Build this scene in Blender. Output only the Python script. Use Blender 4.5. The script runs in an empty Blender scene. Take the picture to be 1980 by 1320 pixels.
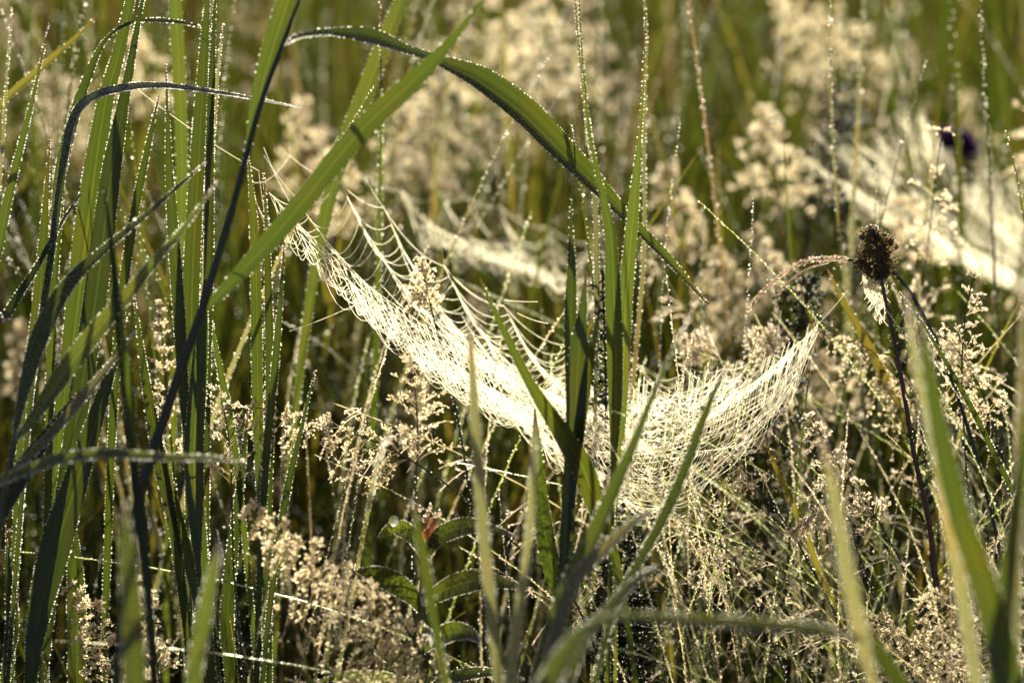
import bpy, math, random
import numpy as np
from mathutils import Vector

R = math.radians
rng = np.random.default_rng(7)
random.seed(7)
scene = bpy.context.scene
COL = scene.collection

# ---------------------------------------------------------------- camera
PITCH, DIST, LENS = 14.0, 4.0, 200.0
FOC = np.array([0.0, 0.0, 0.55])
FWD = np.array([0.0, math.cos(R(PITCH)), -math.sin(R(PITCH))])
UPV = np.array([0.0, math.sin(R(PITCH)), math.cos(R(PITCH))])
RGT = np.array([1.0, 0.0, 0.0])
CAM = FOC - FWD * DIST
cd = bpy.data.cameras.new("camera")
cam = bpy.data.objects.new("camera", cd)
COL.objects.link(cam)
cam.location = CAM
cam.rotation_euler = (R(90 - PITCH), 0, 0)
cd.lens = LENS; cd.sensor_width = 36
cd.clip_start = 0.1; cd.clip_end = 500
cd.dof.use_dof = True
cd.dof.focus_distance = DIST
cd.dof.aperture_fstop = 3.5
scene.camera = cam
PXM = 36.0 / LENS / 1980.0            # metres per photo pixel at one metre

# ---------------------------------------------------------------- sky, sun, exposure
SUN_EL, SUN_AZ = 27.0, 9.0
w = bpy.data.worlds.new("World"); scene.world = w; w.use_nodes = True
nt = w.node_tree; nt.nodes.clear()
sky = nt.nodes.new('ShaderNodeTexSky'); sky.sky_type = 'NISHITA'; sky.sun_disc = False
sky.sun_elevation = R(SUN_EL); sky.sun_rotation = R(SUN_AZ); sky.dust_density = 5.0; sky.air_density = 0.7; sky.ozone_density = 0.3
bgn = nt.nodes.new('ShaderNodeBackground'); bgn.inputs['Strength'].default_value = 0.045
wo = nt.nodes.new('ShaderNodeOutputWorld')
nt.links.new(sky.outputs[0], bgn.inputs[0]); nt.links.new(bgn.outputs[0], wo.inputs[0])
sl = bpy.data.lights.new("sun", 'SUN'); sl.energy = 5.0; sl.angle = R(0.5); sl.color = (1.0, 0.91, 0.67)
sun = bpy.data.objects.new("sun", sl); COL.objects.link(sun)
sdir = Vector((math.sin(R(SUN_AZ)) * math.cos(R(SUN_EL)), math.cos(R(SUN_AZ)) * math.cos(R(SUN_EL)), math.sin(R(SUN_EL))))
sun.rotation_euler = sdir.to_track_quat('Z', 'Y').to_euler()
sun.location = (0, 6, 5)
vs = scene.view_settings
vs.view_transform = 'Standard'; vs.look = 'None'; vs.exposure = 1.52; vs.gamma = 1.0
scene.cycles.max_bounces = 6
scene.cycles.diffuse_bounces = 3
scene.cycles.glossy_bounces = 2
scene.cycles.transmission_bounces = 4
scene.cycles.transparent_max_bounces = 24
scene.cycles.caustics_reflective = False
scene.cycles.caustics_refractive = False

# ---------------------------------------------------------------- helpers
def P(u, v, d=0.0):
    """point seen at photo pixel (u, v), d metres beyond the focus plane"""
    x = (u - 990.0) * PXM; y = (660.0 - v) * PXM
    return CAM + (FWD + RGT * x + UPV * y) * (DIST + d)

def catmull(pts, n):
    pts = np.asarray(pts, float)
    k = len(pts)
    if k < 3:
        t = np.linspace(0, 1, n)[:, None]
        return pts[0] * (1 - t) + pts[-1] * t
    ext = np.vstack([2 * pts[0] - pts[1], pts, 2 * pts[-1] - pts[-2]])
    s = np.linspace(0, k - 1 - 1e-9, n)
    i = s.astype(int); f = (s - i)[:, None]
    p0, p1, p2, p3 = ext[i], ext[i + 1], ext[i + 2], ext[i + 3]
    return 0.5 * (2 * p1 + (p2 - p0) * f + (2 * p0 - 5 * p1 + 4 * p2 - p3) * f * f + (3 * p1 - p0 - 3 * p2 + p3) * f ** 3)

def unit(a):
    a = np.asarray(a, float)
    return a / np.maximum(np.linalg.norm(a, axis=-1, keepdims=True), 1e-12)

def tangents(p):
    return unit(np.gradient(p, axis=0))

class MB:
    def __init__(self):
        self.v = []; self.q = []; self.t = []; self.n = 0; self.uv = []; self.qm = []; self.tm = []
    def add(self, v, quads=None, tris=None, mat=0, uv=None):
        v = np.asarray(v, float)
        self.v.append(v)
        self.uv.append(np.zeros((len(v), 2)) if uv is None else uv)
        if quads is not None and len(quads):
            self.q.append(np.asarray(quads) + self.n); self.qm.append(np.full(len(quads), mat))
        if tris is not None and len(tris):
            self.t.append(np.asarray(tris) + self.n); self.tm.append(np.full(len(tris), mat))
        self.n += len(v)
    def mesh(self, name, mats, origin=(0, 0, 0)):
        v = np.vstack(self.v) - np.asarray(origin, float)
        uv = np.vstack(self.uv)
        q = np.vstack(self.q) if self.q else np.zeros((0, 4), int)
        t = np.vstack(self.t) if self.t else np.zeros((0, 3), int)
        m = bpy.data.meshes.new(name)
        m.vertices.add(len(v)); m.vertices.foreach_set('co', v.astype(np.float32).ravel())
        li = np.concatenate([q.ravel(), t.ravel()]).astype(np.int32)
        m.loops.add(len(li)); m.loops.foreach_set('vertex_index', li)
        m.polygons.add(len(q) + len(t))
        st = np.concatenate([np.arange(len(q)) * 4, len(q) * 4 + np.arange(len(t)) * 3]).astype(np.int32)
        m.polygons.foreach_set('loop_start', st)
        mi = np.concatenate(self.qm + self.tm).astype(np.int32)
        m.polygons.foreach_set('material_index', mi)
        m.polygons.foreach_set('use_smooth', np.ones(len(st), bool))
        ul = m.uv_layers.new(name='UVMap')
        ul.data.foreach_set('uv', uv[li].astype(np.float32).ravel())
        for mm in mats: m.materials.append(mm)
        m.update(calc_edges=True)
        return m
    def build(self, name, mats, parent=None, origin=(0, 0, 0)):
        if not isinstance(mats, (list, tuple)): mats = [mats]
        o = bpy.data.objects.new(name, self.mesh(name, mats, origin))
        COL.objects.link(o)
        if parent is not None: o.parent = parent
        else: o.location = origin
        return o

OCT_V = np.array([[1, 0, 0], [-1, 0, 0], [0, 1, 0], [0, -1, 0], [0, 0, 1], [0, 0, -1]], float)
OCT_F = np.array([[0, 2, 4], [2, 1, 4], [1, 3, 4], [3, 0, 4], [2, 0, 5], [1, 2, 5], [3, 1, 5], [0, 3, 5]])
def ico(level=1):
    import bmesh
    bm = bmesh.new(); bmesh.ops.create_icosphere(bm, subdivisions=level, radius=1)
    v = np.array([x.co[:] for x in bm.verts]); f = np.array([[a.index for a in x.verts] for x in bm.faces]); bm.free()
    return v, f
ICO_V, ICO_F = ico(1)
ICO2_V, ICO2_F = ico(3)

def blobs(mb, c, r, dirs=None, stretch=1.0, mat=0, kind='oct'):
    """many small beads or spikelets at centres c (n,3), radius r (n,)"""
    c = np.asarray(c, float)
    if len(c) == 0: return
    r = np.broadcast_to(np.asarray(r, float), (len(c),))
    V, F = (OCT_V, OCT_F) if kind == 'oct' else ((ICO_V, ICO_F) if kind == 'ico' else (ICO2_V, ICO2_F))
    if dirs is None:
        vv = c[:, None, :] + V[None] * r[:, None, None]
    else:
        z = unit(dirs)
        a = np.where(np.abs(z[:, 2:3]) < 0.9, np.array([[0, 0, 1.0]]), np.array([[1.0, 0, 0]]))
        x = unit(np.cross(a, z)); y = np.cross(z, x)
        vv = c[:, None, :] + r[:, None, None] * (V[None, :, 0:1] * x[:, None] + V[None, :, 1:2] * y[:, None] + stretch * V[None, :, 2:3] * z[:, None])
    n = len(V)
    f = F[None] + (np.arange(len(c)) * n)[:, None, None]
    mb.add(vv.reshape(-1, 3), tris=f.reshape(-1, 3), mat=mat)

def tube(mb, p, r, sides=4, mat=0):
    p = np.asarray(p, float); n = len(p)
    r = np.broadcast_to(np.asarray(r, float), (n,))
    t = tangents(p)
    a = np.array([0.13, 0.9, 0.31]); x = unit(np.cross(t, a)); y = np.cross(t, x)
    an = np.arange(sides) / sides * 2 * math.pi
    ring = p[:, None] + r[:, None, None] * (np.cos(an)[None, :, None] * x[:, None] + np.sin(an)[None, :, None] * y[:, None])
    i = np.arange(n - 1)[:, None] * sides; j = np.arange(sides)[None]; k = (j + 1) % sides
    q = np.stack([i + j, i + k, i + sides + k, i + sides + j], -1).reshape(-1, 4)
    uv = np.zeros((n * sides, 2)); uv[:, 1] = np.repeat(np.linspace(0, 1, n), sides); uv[:, 0] = 0.5
    mb.add(ring.reshape(-1, 3), quads=q, mat=mat, uv=uv)

def tubes(mb, lines, r, sides=3, mat=0):
    """lines (m, n, 3): many thin strands of equal point count at once"""
    L = np.asarray(lines, float)
    if len(L) == 0: return
    m, n, _ = L.shape
    r = np.broadcast_to(np.asarray(r, float), (m,))
    t = unit(np.gradient(L, axis=1))
    a = np.array([0.13, 0.31, 0.9]); x = unit(np.cross(t, a)); y = np.cross(t, x)
    an = np.arange(sides) / sides * 2 * math.pi
    ring = L[:, :, None] + r[:, None, None, None] * (np.cos(an)[None, None, :, None] * x[:, :, None] + np.sin(an)[None, None, :, None] * y[:, :, None])
    b = (np.arange(m) * n * sides)[:, None, None]; i = (np.arange(n - 1) * sides)[None, :, None]
    j = np.arange(sides)[None, None]; k = (j + 1) % sides
    q = np.stack([b + i + j, b + i + k, b + i + sides + k, b + i + sides + j], -1).reshape(-1, 4)
    mb.add(ring.reshape(-1, 3), quads=q, mat=mat)

def ribbon(mb, p, wd, side, fold=0.25, mat=0):
    """leaf blade: V-shaped cross-section, five vertices across. side (n,3) unit. returns the two edges"""
    n = len(p); t = tangents(p); nrm = unit(np.cross(t, side))
    cs = np.array([-1, -0.5, 0, 0.5, 1.0])
    lift = (np.abs(cs) ** 1.3) * fold
    v = p[:, None] + side[:, None] * (cs[None, :, None] * wd[:, None, None] * 0.5) + nrm[:, None] * (lift[None, :, None] * wd[:, None, None] * 0.5)
    i = np.arange(n - 1)[:, None] * 5; j = np.arange(4)[None]
    q = np.stack([i + j, i + j + 1, i + j + 6, i + j + 5], -1).reshape(-1, 4)
    uv = np.zeros((n * 5, 2)); uv[:, 0] = np.tile((cs + 1) / 2, n); uv[:, 1] = np.repeat(np.linspace(0, 1, n), 5)
    mb.add(v.reshape(-1, 3), quads=q, mat=mat, uv=uv)
    return v[:, 0], v[:, 4]

def along(p, spacing, jitter=0.35):
    seg = np.linalg.norm(np.diff(p, axis=0), axis=1); s = np.concatenate([[0], np.cumsum(seg)])
    n = max(2, int(s[-1] / spacing))
    x = (np.arange(n) + rng.uniform(-jitter, jitter, n)) * s[-1] / n
    x = np.clip(x, 0, s[-1])
    return np.stack([np.interp(x, s, p[:, k]) for k in range(3)], -1)

def tag(o, label=None, cat=None, group=None, kind=None):
    if label: o['label'] = label
    if cat: o['category'] = cat
    if group: o['group'] = group
    if kind: o['kind'] = kind
    elif cat: o['kind'] = 'thing'
    return o

def empty(name, loc):
    o = bpy.data.objects.new(name, None); COL.objects.link(o)
    o.location = loc; o.empty_display_size = 0.02
    return o

# ---------------------------------------------------------------- materials
def new_mat(name):
    m = bpy.data.materials.new(name); m.use_nodes = True
    m.node_tree.nodes.clear()
    return m, m.node_tree

def mixs(nt, a, b, fac):
    n = nt.nodes.new('ShaderNodeMixShader')
    if isinstance(fac, (int, float)): n.inputs[0].default_value = fac
    else: nt.links.new(fac, n.inputs[0])
    nt.links.new(a, n.inputs[1]); nt.links.new(b, n.inputs[2])
    return n.outputs[0]

def leaf_mat(name, refl, trans, gloss=0.10, tf=0.55, rough=0.35, var=0.35, spots=True):
    m, nt = new_mat(name); N = nt.nodes; L = nt.links
    uv = N.new('ShaderNodeUVMap'); uv.uv_map = 'UVMap'
    mp = N.new('ShaderNodeMapping'); mp.inputs['Scale'].default_value = (34, 0.8, 1); L.new(uv.outputs[0], mp.inputs[0])
    nz = N.new('ShaderNodeTexNoise'); nz.inputs['Scale'].default_value = 1.0; nz.inputs['Detail'].default_value = 3; L.new(mp.outputs[0], nz.inputs[0])
    geo = N.new('ShaderNodeNewGeometry')
    n2 = N.new('ShaderNodeTexNoise'); n2.inputs['Scale'].default_value = 14; n2.inputs['Detail'].default_value = 3; L.new(geo.outputs['Position'], n2.inputs[0])
    oi = N.new('ShaderNodeObjectInfo')
    a = N.new('ShaderNodeMath'); a.operation = 'MULTIPLY_ADD'; L.new(nz.outputs[0], a.inputs[0]); a.inputs[1].default_value = 1.5; a.inputs[2].default_value = 0.25
    b = N.new('ShaderNodeMath'); b.operation = 'MULTIPLY_ADD'; L.new(oi.outputs['Random'], b.inputs[0]); b.inputs[1].default_value = var * 2; b.inputs[2].default_value = 1 - var
    c = N.new('ShaderNodeMath'); c.operation = 'MULTIPLY'; L.new(a.outputs[0], c.inputs[0]); L.new(b.outputs[0], c.inputs[1])
    sp = N.new('ShaderNodeSeparateXYZ'); L.new(uv.outputs[0], sp.inputs[0])
    def math_(op, x, y):
        n = N.new('ShaderNodeMath'); n.operation = op
        for i_, q in enumerate((x, y)):
            if isinstance(q, (int, float)): n.inputs[i_].default_value = q
            else: L.new(q, n.inputs[i_])
        return n.outputs[0]
    # pale midrib
    mr = math_('ABSOLUTE', math_('SUBTRACT', sp.outputs[0], 0.5), 0)
    mrib = N.new('ShaderNodeMapRange'); L.new(mr, mrib.inputs[0]); mrib.inputs[1].default_value = 0.02; mrib.inputs[2].default_value = 0.07; mrib.inputs[3].default_value = 1.35; mrib.inputs[4].default_value = 1.0
    # finely ribbed lamina
    wv = math_('MULTIPLY_ADD', math_('SINE', math_('MULTIPLY', sp.outputs[0], 95.0), 0), 0.12)
    wv.node.inputs[2].default_value = 1.0
    cc = math_('MULTIPLY', math_('MULTIPLY', c.outputs[0], mrib.outputs[0]), wv)
    # browned tip, small dead flecks
    tp = N.new('ShaderNodeMapRange'); L.new(math_('ADD', sp.outputs[1], math_('MULTIPLY', n2.outputs[0], 0.18)), tp.inputs[0]); tp.inputs[1].default_value = 1.0; tp.inputs[2].default_value = 1.08
    vo = N.new('ShaderNodeTexVoronoi'); vo.inputs['Scale'].default_value = 90; L.new(geo.outputs['Position'], vo.inputs[0])
    fk = N.new('ShaderNodeMapRange'); L.new(vo.outputs[0], fk.inputs[0]); fk.inputs[1].default_value = 0.13; fk.inputs[2].default_value = 0.07
    fk2 = math_('MULTIPLY', fk.outputs[0], math_('GREATER_THAN', n2.outputs[0], 0.56))
    tipf = math_('MAXIMUM', tp.outputs[0], math_('MULTIPLY', fk2, 0.7)) if spots else tp.outputs[0]
    out = []
    for col in (refl, trans):
        cr = N.new('ShaderNodeMix'); cr.data_type = 'RGBA'
        cr.inputs['A'].default_value = (*col, 1)
        cr.inputs['B'].default_value = (min(1, col[0] * 1.45), col[1] * 1.08, col[2] * 0.9, 1)
        sx = N.new('ShaderNodeMapRange'); L.new(n2.outputs[0], sx.inputs[0]); sx.inputs[1].default_value = 0.5; sx.inputs[2].default_value = 0.75
        L.new(sx.outputs[0], cr.inputs['Factor'])
        sc = N.new('ShaderNodeVectorMath'); sc.operation = 'SCALE'; L.new(cr.outputs['Result'], sc.inputs[0]); L.new(cc, sc.inputs['Scale'])
        bt = N.new('ShaderNodeMix'); bt.data_type = 'RGBA'; L.new(tipf, bt.inputs['Factor']); L.new(sc.outputs[0], bt.inputs['A'])
        bt.inputs['B'].default_value = (max(col) * 0.9 + 0.01, max(col) * 0.55 + 0.006, max(col) * 0.2, 1)
        out.append(bt.outputs['Result'])
    d = N.new('ShaderNodeBsdfDiffuse'); L.new(out[0], d.inputs[0])
    t = N.new('ShaderNodeBsdfTranslucent'); L.new(out[1], t.inputs[0])
    g = N.new('ShaderNodeBsdfGlossy'); g.inputs['Roughness'].default_value = rough; g.inputs[0].default_value = (0.75, 0.8, 0.85, 1)
    s = mixs(nt, d.outputs[0], t.outputs[0], tf)
    s = mixs(nt, s, g.outputs[0], gloss)
    o = N.new('ShaderNodeOutputMaterial'); L.new(s, o.inputs[0])
    return m

def bead_mat(name, col, tf=0.65, gloss=0.12, rough=0.2, var=0.0, lens=0.0):
    """small rounded translucent body (a drop, a husk, a wet thread): light that enters its far side leaves through the near one"""
    m, nt = new_mat(name); N = nt.nodes; L = nt.links
    d = N.new('ShaderNodeBsdfDiffuse'); t = N.new('ShaderNodeBsdfTranslucent'); g = N.new('ShaderNodeBsdfGlossy')
    g.inputs['Roughness'].default_value = rough
    if var:
        geo = N.new('ShaderNodeNewGeometry'); nz = N.new('ShaderNodeTexNoise'); nz.inputs['Scale'].default_value = 60
        L.new(geo.outputs['Position'], nz.inputs[0])
        mx = N.new('ShaderNodeMix'); mx.data_type = 'RGBA'; L.new(nz.outputs[0], mx.inputs['Factor'])
        mx.inputs['A'].default_value = (col[0] * (1 - var), col[1] * (1 - var * 1.3), col[2] * (1 - var * 1.5), 1)
        mx.inputs['B'].default_value = (min(1, col[0] * (1 + var)), min(1, col[1] * (1 + var)), min(1, col[2] * (1 + var)), 1)
        for x in (d, t): L.new(mx.outputs['Result'], x.inputs[0])
    else:
        for x in (d, t): x.inputs[0].default_value = (*col, 1)
    s = mixs(nt, d.outputs[0], t.outputs[0], tf)
    s = mixs(nt, s, g.outputs[0], gloss)
    if lens:
        rf = N.new('ShaderNodeBsdfRefraction'); rf.inputs['IOR'].default_value = 1.45; rf.inputs['Roughness'].default_value = 0.42
        rf.inputs[0].default_value = (*col, 1)
        s = mixs(nt, s, rf.outputs[0], lens)
    tr = N.new('ShaderNodeBsdfTransparent')
    ge = N.new('ShaderNodeNewGeometry')
    s = mixs(nt, s, tr.outputs[0], ge.outputs['Backfacing'])
    o = N.new('ShaderNodeOutputMaterial'); L.new(s, o.inputs[0])
    return m

M = {}
M['green'] = leaf_mat('reed_leaf_green', (0.022, 0.034, 0.010), (0.042, 0.060, 0.005), gloss=0.035)
M['bright'] = leaf_mat('young_leaf_green', (0.03, 0.042, 0.010), (0.068, 0.088, 0.009), gloss=0.04)
M['dark'] = leaf_mat('blue_green_leaf', (0.036, 0.047, 0.013), (0.060, 0.082, 0.008), gloss=0.03, tf=0.5)
M['pale'] = leaf_mat('pale_dewy_leaf', (0.06, 0.06, 0.03), (0.17, 0.17, 0.06), gloss=0.06)
M['yellow'] = leaf_mat('yellowing_leaf', (0.05, 0.045, 0.010), (0.14, 0.13, 0.016), tf=0.6, gloss=0.05)
M['straw'] = leaf_mat('dry_straw', (0.09, 0.065, 0.03), (0.18, 0.13, 0.055), tf=0.5, gloss=0.05)
M['brown'] = leaf_mat('brown_litter', (0.035, 0.022, 0.010), (0.07, 0.038, 0.014), tf=0.4, gloss=0.05)
M['stem'] = leaf_mat('green_stem', (0.035, 0.038, 0.018), (0.05, 0.055, 0.012), gloss=0.06, tf=0.3)
M['redstem'] = leaf_mat('dark_red_stem', (0.07, 0.025, 0.016), (0.09, 0.030, 0.018), gloss=0.06, tf=0.25)
M['dew'] = bead_mat('dew_water', (0.98, 0.96, 0.92), tf=0.92, gloss=0.08, rough=0.15)
M['silk'] = bead_mat('dewy_silk', (0.95, 0.90, 0.73), tf=0.9, gloss=0.04)
M['husk'] = bead_mat('beige_husk', (0.86, 0.75, 0.54), tf=0.9, gloss=0.05, rough=0.4, var=0.22)
M['husk_pink'] = bead_mat('pinkish_husk', (0.84, 0.72, 0.58), tf=0.9, gloss=0.06, rough=0.35, var=0.25)
M['branchlet'] = bead_mat('fine_branchlet', (0.55, 0.46, 0.26), tf=0.5, gloss=0.06, rough=0.3)
M['spike'] = bead_mat('brown_spikelets', (0.48, 0.41, 0.32), tf=0.7, gloss=0.06, rough=0.3, var=0.5)
M['wire'] = bead_mat('dewy_straw_stem', (0.42, 0.38, 0.18), tf=0.75, gloss=0.08, rough=0.25, var=0.3)
M['wiregreen'] = bead_mat('dewy_green_stem', (0.26, 0.33, 0.06), tf=0.75, gloss=0.08, rough=0.25, var=0.3)
M['seed'] = bead_mat('dark_seed', (0.17, 0.14, 0.07), tf=0.65, gloss=0.03, rough=0.5, var=0.65)
M['drop'] = bead_mat('large_drop', (0.98, 0.98, 0.98), tf=0.8, gloss=0.15, rough=0.05, lens=0.82)
M['purple'] = leaf_mat('purple_petal', (0.05, 0.025, 0.09), (0.09, 0.035, 0.17), tf=0.5, gloss=0.04)
M['orange'] = leaf_mat('orange_calyx', (0.28, 0.14, 0.06), (0.52, 0.29, 0.13), tf=0.65, var=0.05, gloss=0.04)

# ---------------------------------------------------------------- setting: the ground
def ground():
    m, nt = new_mat('soil'); N = nt.nodes; L = nt.links
    tc = N.new('ShaderNodeTexCoord'); nz = N.new('ShaderNodeTexNoise'); nz.inputs['Scale'].default_value = 9; nz.inputs['Detail'].default_value = 8
    L.new(tc.outputs['Object'], nz.inputs[0])
    cr = N.new('ShaderNodeValToRGB'); L.new(nz.outputs[0], cr.inputs[0])
    cr.color_ramp.elements[0].color = (0.012, 0.010, 0.005, 1); cr.color_ramp.elements[1].color = (0.06, 0.055, 0.02, 1)
    p = N.new('ShaderNodeBsdfPrincipled'); L.new(cr.outputs[0], p.inputs['Base Color']); p.inputs['Roughness'].default_value = 0.9
    bp = N.new('ShaderNodeBump'); bp.inputs['Strength'].default_value = 0.6; L.new(nz.outputs[0], bp.inputs['Height']); L.new(bp.outputs[0], p.inputs['Normal'])
    o = N.new('ShaderNodeOutputMaterial'); L.new(p.outputs[0], o.inputs[0])
    mb = MB()
    n = 81; xs = np.sign(np.linspace(-1, 1, n)) * np.abs(np.linspace(-1, 1, n)) ** 3 * 150
    X, Y = np.meshgrid(xs, xs + 3)
    Z = -0.03 + 0.02 * np.sin(X * 1.7 + 0.5) * np.cos(Y * 1.3) * np.exp(-(X ** 2 + Y ** 2) / 400)
    v = np.stack([X, Y, Z], -1).reshape(-1, 3)
    i = np.arange(n - 1)[:, None] * n; j = np.arange(n - 1)[None]
    mb.add(v, quads=np.stack([i + j, i + j + 1, i + j + n + 1, i + j + n], -1).reshape(-1, 4))
    tag(mb.build('ground', m), kind='structure')
ground()

# ---------------------------------------------------------------- blades placed from the photograph
def to_ground(p0, p1):
    """lower control points that carry a plant from its lowest visible point down to the soil"""
    d = (p0 - p1); d = d / max(abs(d[2]), 0.02)
    if d[2] > 0: d = -d
    dx = np.clip(d[0], -0.5, 0.5) * 0.5; dy = np.clip(d[1], -0.3, 0.3) * 0.3
    z = p0[2]
    g = np.array([p0[0] + dx * z, p0[1] + dy * z, -0.012])
    mid = p0 * 0.5 + g * 0.5 + np.array([dx, dy, 0]) * z * 0.12
    return [g, mid]

def px_path(pts, d0, d1, root):
    n = len(pts)
    P3 = [P(u, v, d0 + (d1 - d0) * i / max(1, n - 1)) for i, (u, v, _) in enumerate(pts)]
    ws = [wpx * PXM * (DIST + d0 + (d1 - d0) * i / max(1, n - 1)) for i, (_, _, wpx) in enumerate(pts)]
    if root:
        ex = to_ground(P3[0], P3[1])
        P3 = ex + P3; ws = [max(ws[0] * 0.45, 0.0015), max(ws[0] * 0.8, 0.0015)] + ws
    return np.array(P3), np.array(ws)

def view_side(p, twist):
    t = tangents(p); vd = unit(p - CAM)
    s = unit(np.cross(t, vd)); n = np.cross(s, t)
    # keep sides continuous
    for i in range(1, len(s)):
        if np.dot(s[i], s[i - 1]) < 0: s[i] = -s[i]; n[i] = -n[i]
    tw = twist[:, None]
    return unit(s * np.cos(tw) + n * np.sin(tw))

def blade_mesh(pts, d0, d1, root=True, twist=(0.3, 0.6), fold=0.25, mb=None):
    P3, ws = px_path(pts, d0, d1, root); ws = ws * 0.86
    n = max(24, 9 * len(P3))
    p = catmull(P3, n); wd = np.maximum(catmull(np.c_[ws, ws, ws], n)[:, 0], 0.0004)
    tw = np.linspace(twist[0], twist[1], n)
    wd = wd / np.maximum(0.35, np.cos(tw))
    side = view_side(p, tw)
    mb = mb or MB()
    e = ribbon(mb, p, wd, side, fold)
    return mb, p, e, wd

def edge_dew(mb, edges, spacing=0.0022, r=(0.00045, 0.0008), both=True, big=0.02, kind='oct'):
    for e in (edges if both else edges[:1]):
        c = along(e, spacing)
        ph = rng.uniform(0, 6.28, 3); q_ = np.arange(len(c)) * spacing
        keep = rng.random(len(c)) > 0.10 + 0.45 * np.clip(np.sin(q_ * 210 + ph[0]) * np.sin(q_ * 91 + ph[1]) + 0.15, 0, 1)
        c = c[keep] + rng.normal(0, 0.00018, (keep.sum(), 3))
        rr = r[0] * 0.7 + (r[1] * 1.15 - r[0] * 0.7) * rng.random(len(c)) ** 1.4
        bg = rng.random(len(c)) < big
        rr[bg] *= rng.uniform(1.5, 2.2, bg.sum())
        blobs(mb, c, rr, kind=kind)

def face_dew(mb, p, edges, dens=9000, r=(0.0002, 0.0004)):
    """fine mist on the blade's face"""
    a, b = edges
    n = int(np.linalg.norm(np.diff(p, axis=0), axis=1).sum() * dens)
    i = rng.integers(0, len(p) - 1, n); f = rng.random((n, 1)); g = rng.random((n, 1))
    A = a[i] * (1 - f) + a[i + 1] * f; B = b[i] * (1 - f) + b[i + 1] * f; C = p[i] * (1 - f) + p[i + 1] * f
    c = np.where(g < 0.5, A * (1 - 2 * g) + C * 2 * g, C * (2 - 2 * g) + B * (2 * g - 1))
    blobs(mb, c, rng.uniform(r[0], r[1], n))

def blade(label, pts, d=(0, 0), mat='green', twist=(0.25, 0.5), fold=0.25, dew=1.0, group=None, mist=0, name='broad_grass', spacing=0.0019):
    mb, p, e, wd = blade_mesh(pts, d[0], d[1], True, twist, fold)
    org = p[0]
    o = mb.build(name, M[mat], origin=org)
    tag(o, label, 'grass blade', group)
    if dew:
        db = MB(); edge_dew(db, e, spacing / dew)
        if mist: face_dew(db, p, e, mist)
        tag(db.build('dew', M['dew'], o, org), kind='stuff')
    return o

class Plant:
    def __init__(self, name, label, cat, base, group=None):
        self.base = np.asarray(base, float)
        self.o = empty(name, self.base); tag(self.o, label, cat, group)
    def stem(self, pts, d=(0, 0), mat='stem', root=True, dew=0.5, name='stem', sides=6):
        P3, ws = px_path(pts, d[0], d[1], root)
        n = 9 * len(P3); p = catmull(P3, n); r = catmull(np.c_[ws, ws, ws], n)[:, 0] / 2
        r = np.maximum(r, 0.0004)
        mb = MB(); tube(mb, p, r, sides)
        s = mb.build(name, M[mat], self.o, self.base)
        if dew:
            db = MB(); stem_dew(db, p, r, dew)
            tag(db.build('dew', M['dew'], s, self.base), kind='stuff')
        return p
    def leaf(self, pts, d=(0, 0), mat='green', twist=(0.25, 0.5), fold=0.25, dew=1.0, mist=0, label=None, root=False):
        mb, p, e, wd = blade_mesh(pts, d[0], d[1], root, twist, fold)
        o = mb.build('leaf', M[mat], self.o, self.base)
        if label: o['label'] = label
        if dew:
            db = MB(); edge_dew(db, e, 0.0019 / dew)
            if mist: face_dew(db, p, e, mist)
            tag(db.build('dew', M['dew'], o, self.base), kind='stuff')
        return o

def stem_dew(db, p, r, dens=1.0, size=(0.00045, 0.00085)):
    c = along(p, 0.0016 / dens); n = len(c)
    an = rng.uniform(0, 2 * math.pi, n); rr = np.interp(np.linspace(0, 1, n), np.linspace(0, 1, len(p)), np.broadcast_to(r, (len(p),)))
    off = np.stack([np.cos(an), np.sin(an) * 0.6, rng.normal(0, 0.2, n)], -1)
    blobs(db, c + off * rr[:, None] * 1.05, rng.uniform(size[0], size[1], n))

def base_of(pts, d):
    P3, ws = px_path(pts, d[0], d[1], True)
    return P3[0]

# --- tall reed whose stem runs diagonally across the left third
S = [(225, 1340, 18), (262, 1000, 20), (330, 770, 20), (390, 600, 17), (450, 400, 13), (500, 215, 11), (545, 90, 9), (585, -15, 6), (610, -80, 3)]
dA = (-0.16, -0.16)
pl = Plant('reed', 'tall dark reed with diagonal stem and broad leaves crossing above the main web', 'reed', base_of(S, dA))
pl.stem(S, dA, 'stem', dew=0.8)
pl.leaf([(392, 602, 12), (430, 565, 26), (500, 490, 42), (570, 410, 46), (690, 262, 50), (780, 175, 46), (835, 122, 34), (890, 58, 16), (945, -12, 4), (970, -50, 2)], (-0.16, -0.20), 'green', (0.35, 0.1), 0.15, 0.25, label='broad green leaf running up to the right with a browning tip')
pl.leaf([(452, 395, 6), (478, 300, 14), (498, 205, 30), (520, 120, 42), (548, 30, 48), (575, -50, 44), (590, -110, 20)], (-0.15, -0.14), 'dark', (0.6, 0.3), 0.3, 0.3)
pl.leaf([(548, 88, 6), (585, 72, 16), (640, 66, 18), (720, 78, 36), (790, 100, 20), (850, 122, 26), (930, 162, 54), (1010, 222, 62), (1080, 290, 56), (1150, 358, 42), (1210, 420, 26), (1290, 500, 20), (1370, 590, 5)], (-0.16, 0.06), 'dark', (0.9, 0.45), 0.45, 0.8, mist=3000, label='long leaf arching over to the right with a grey wet back')

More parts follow.
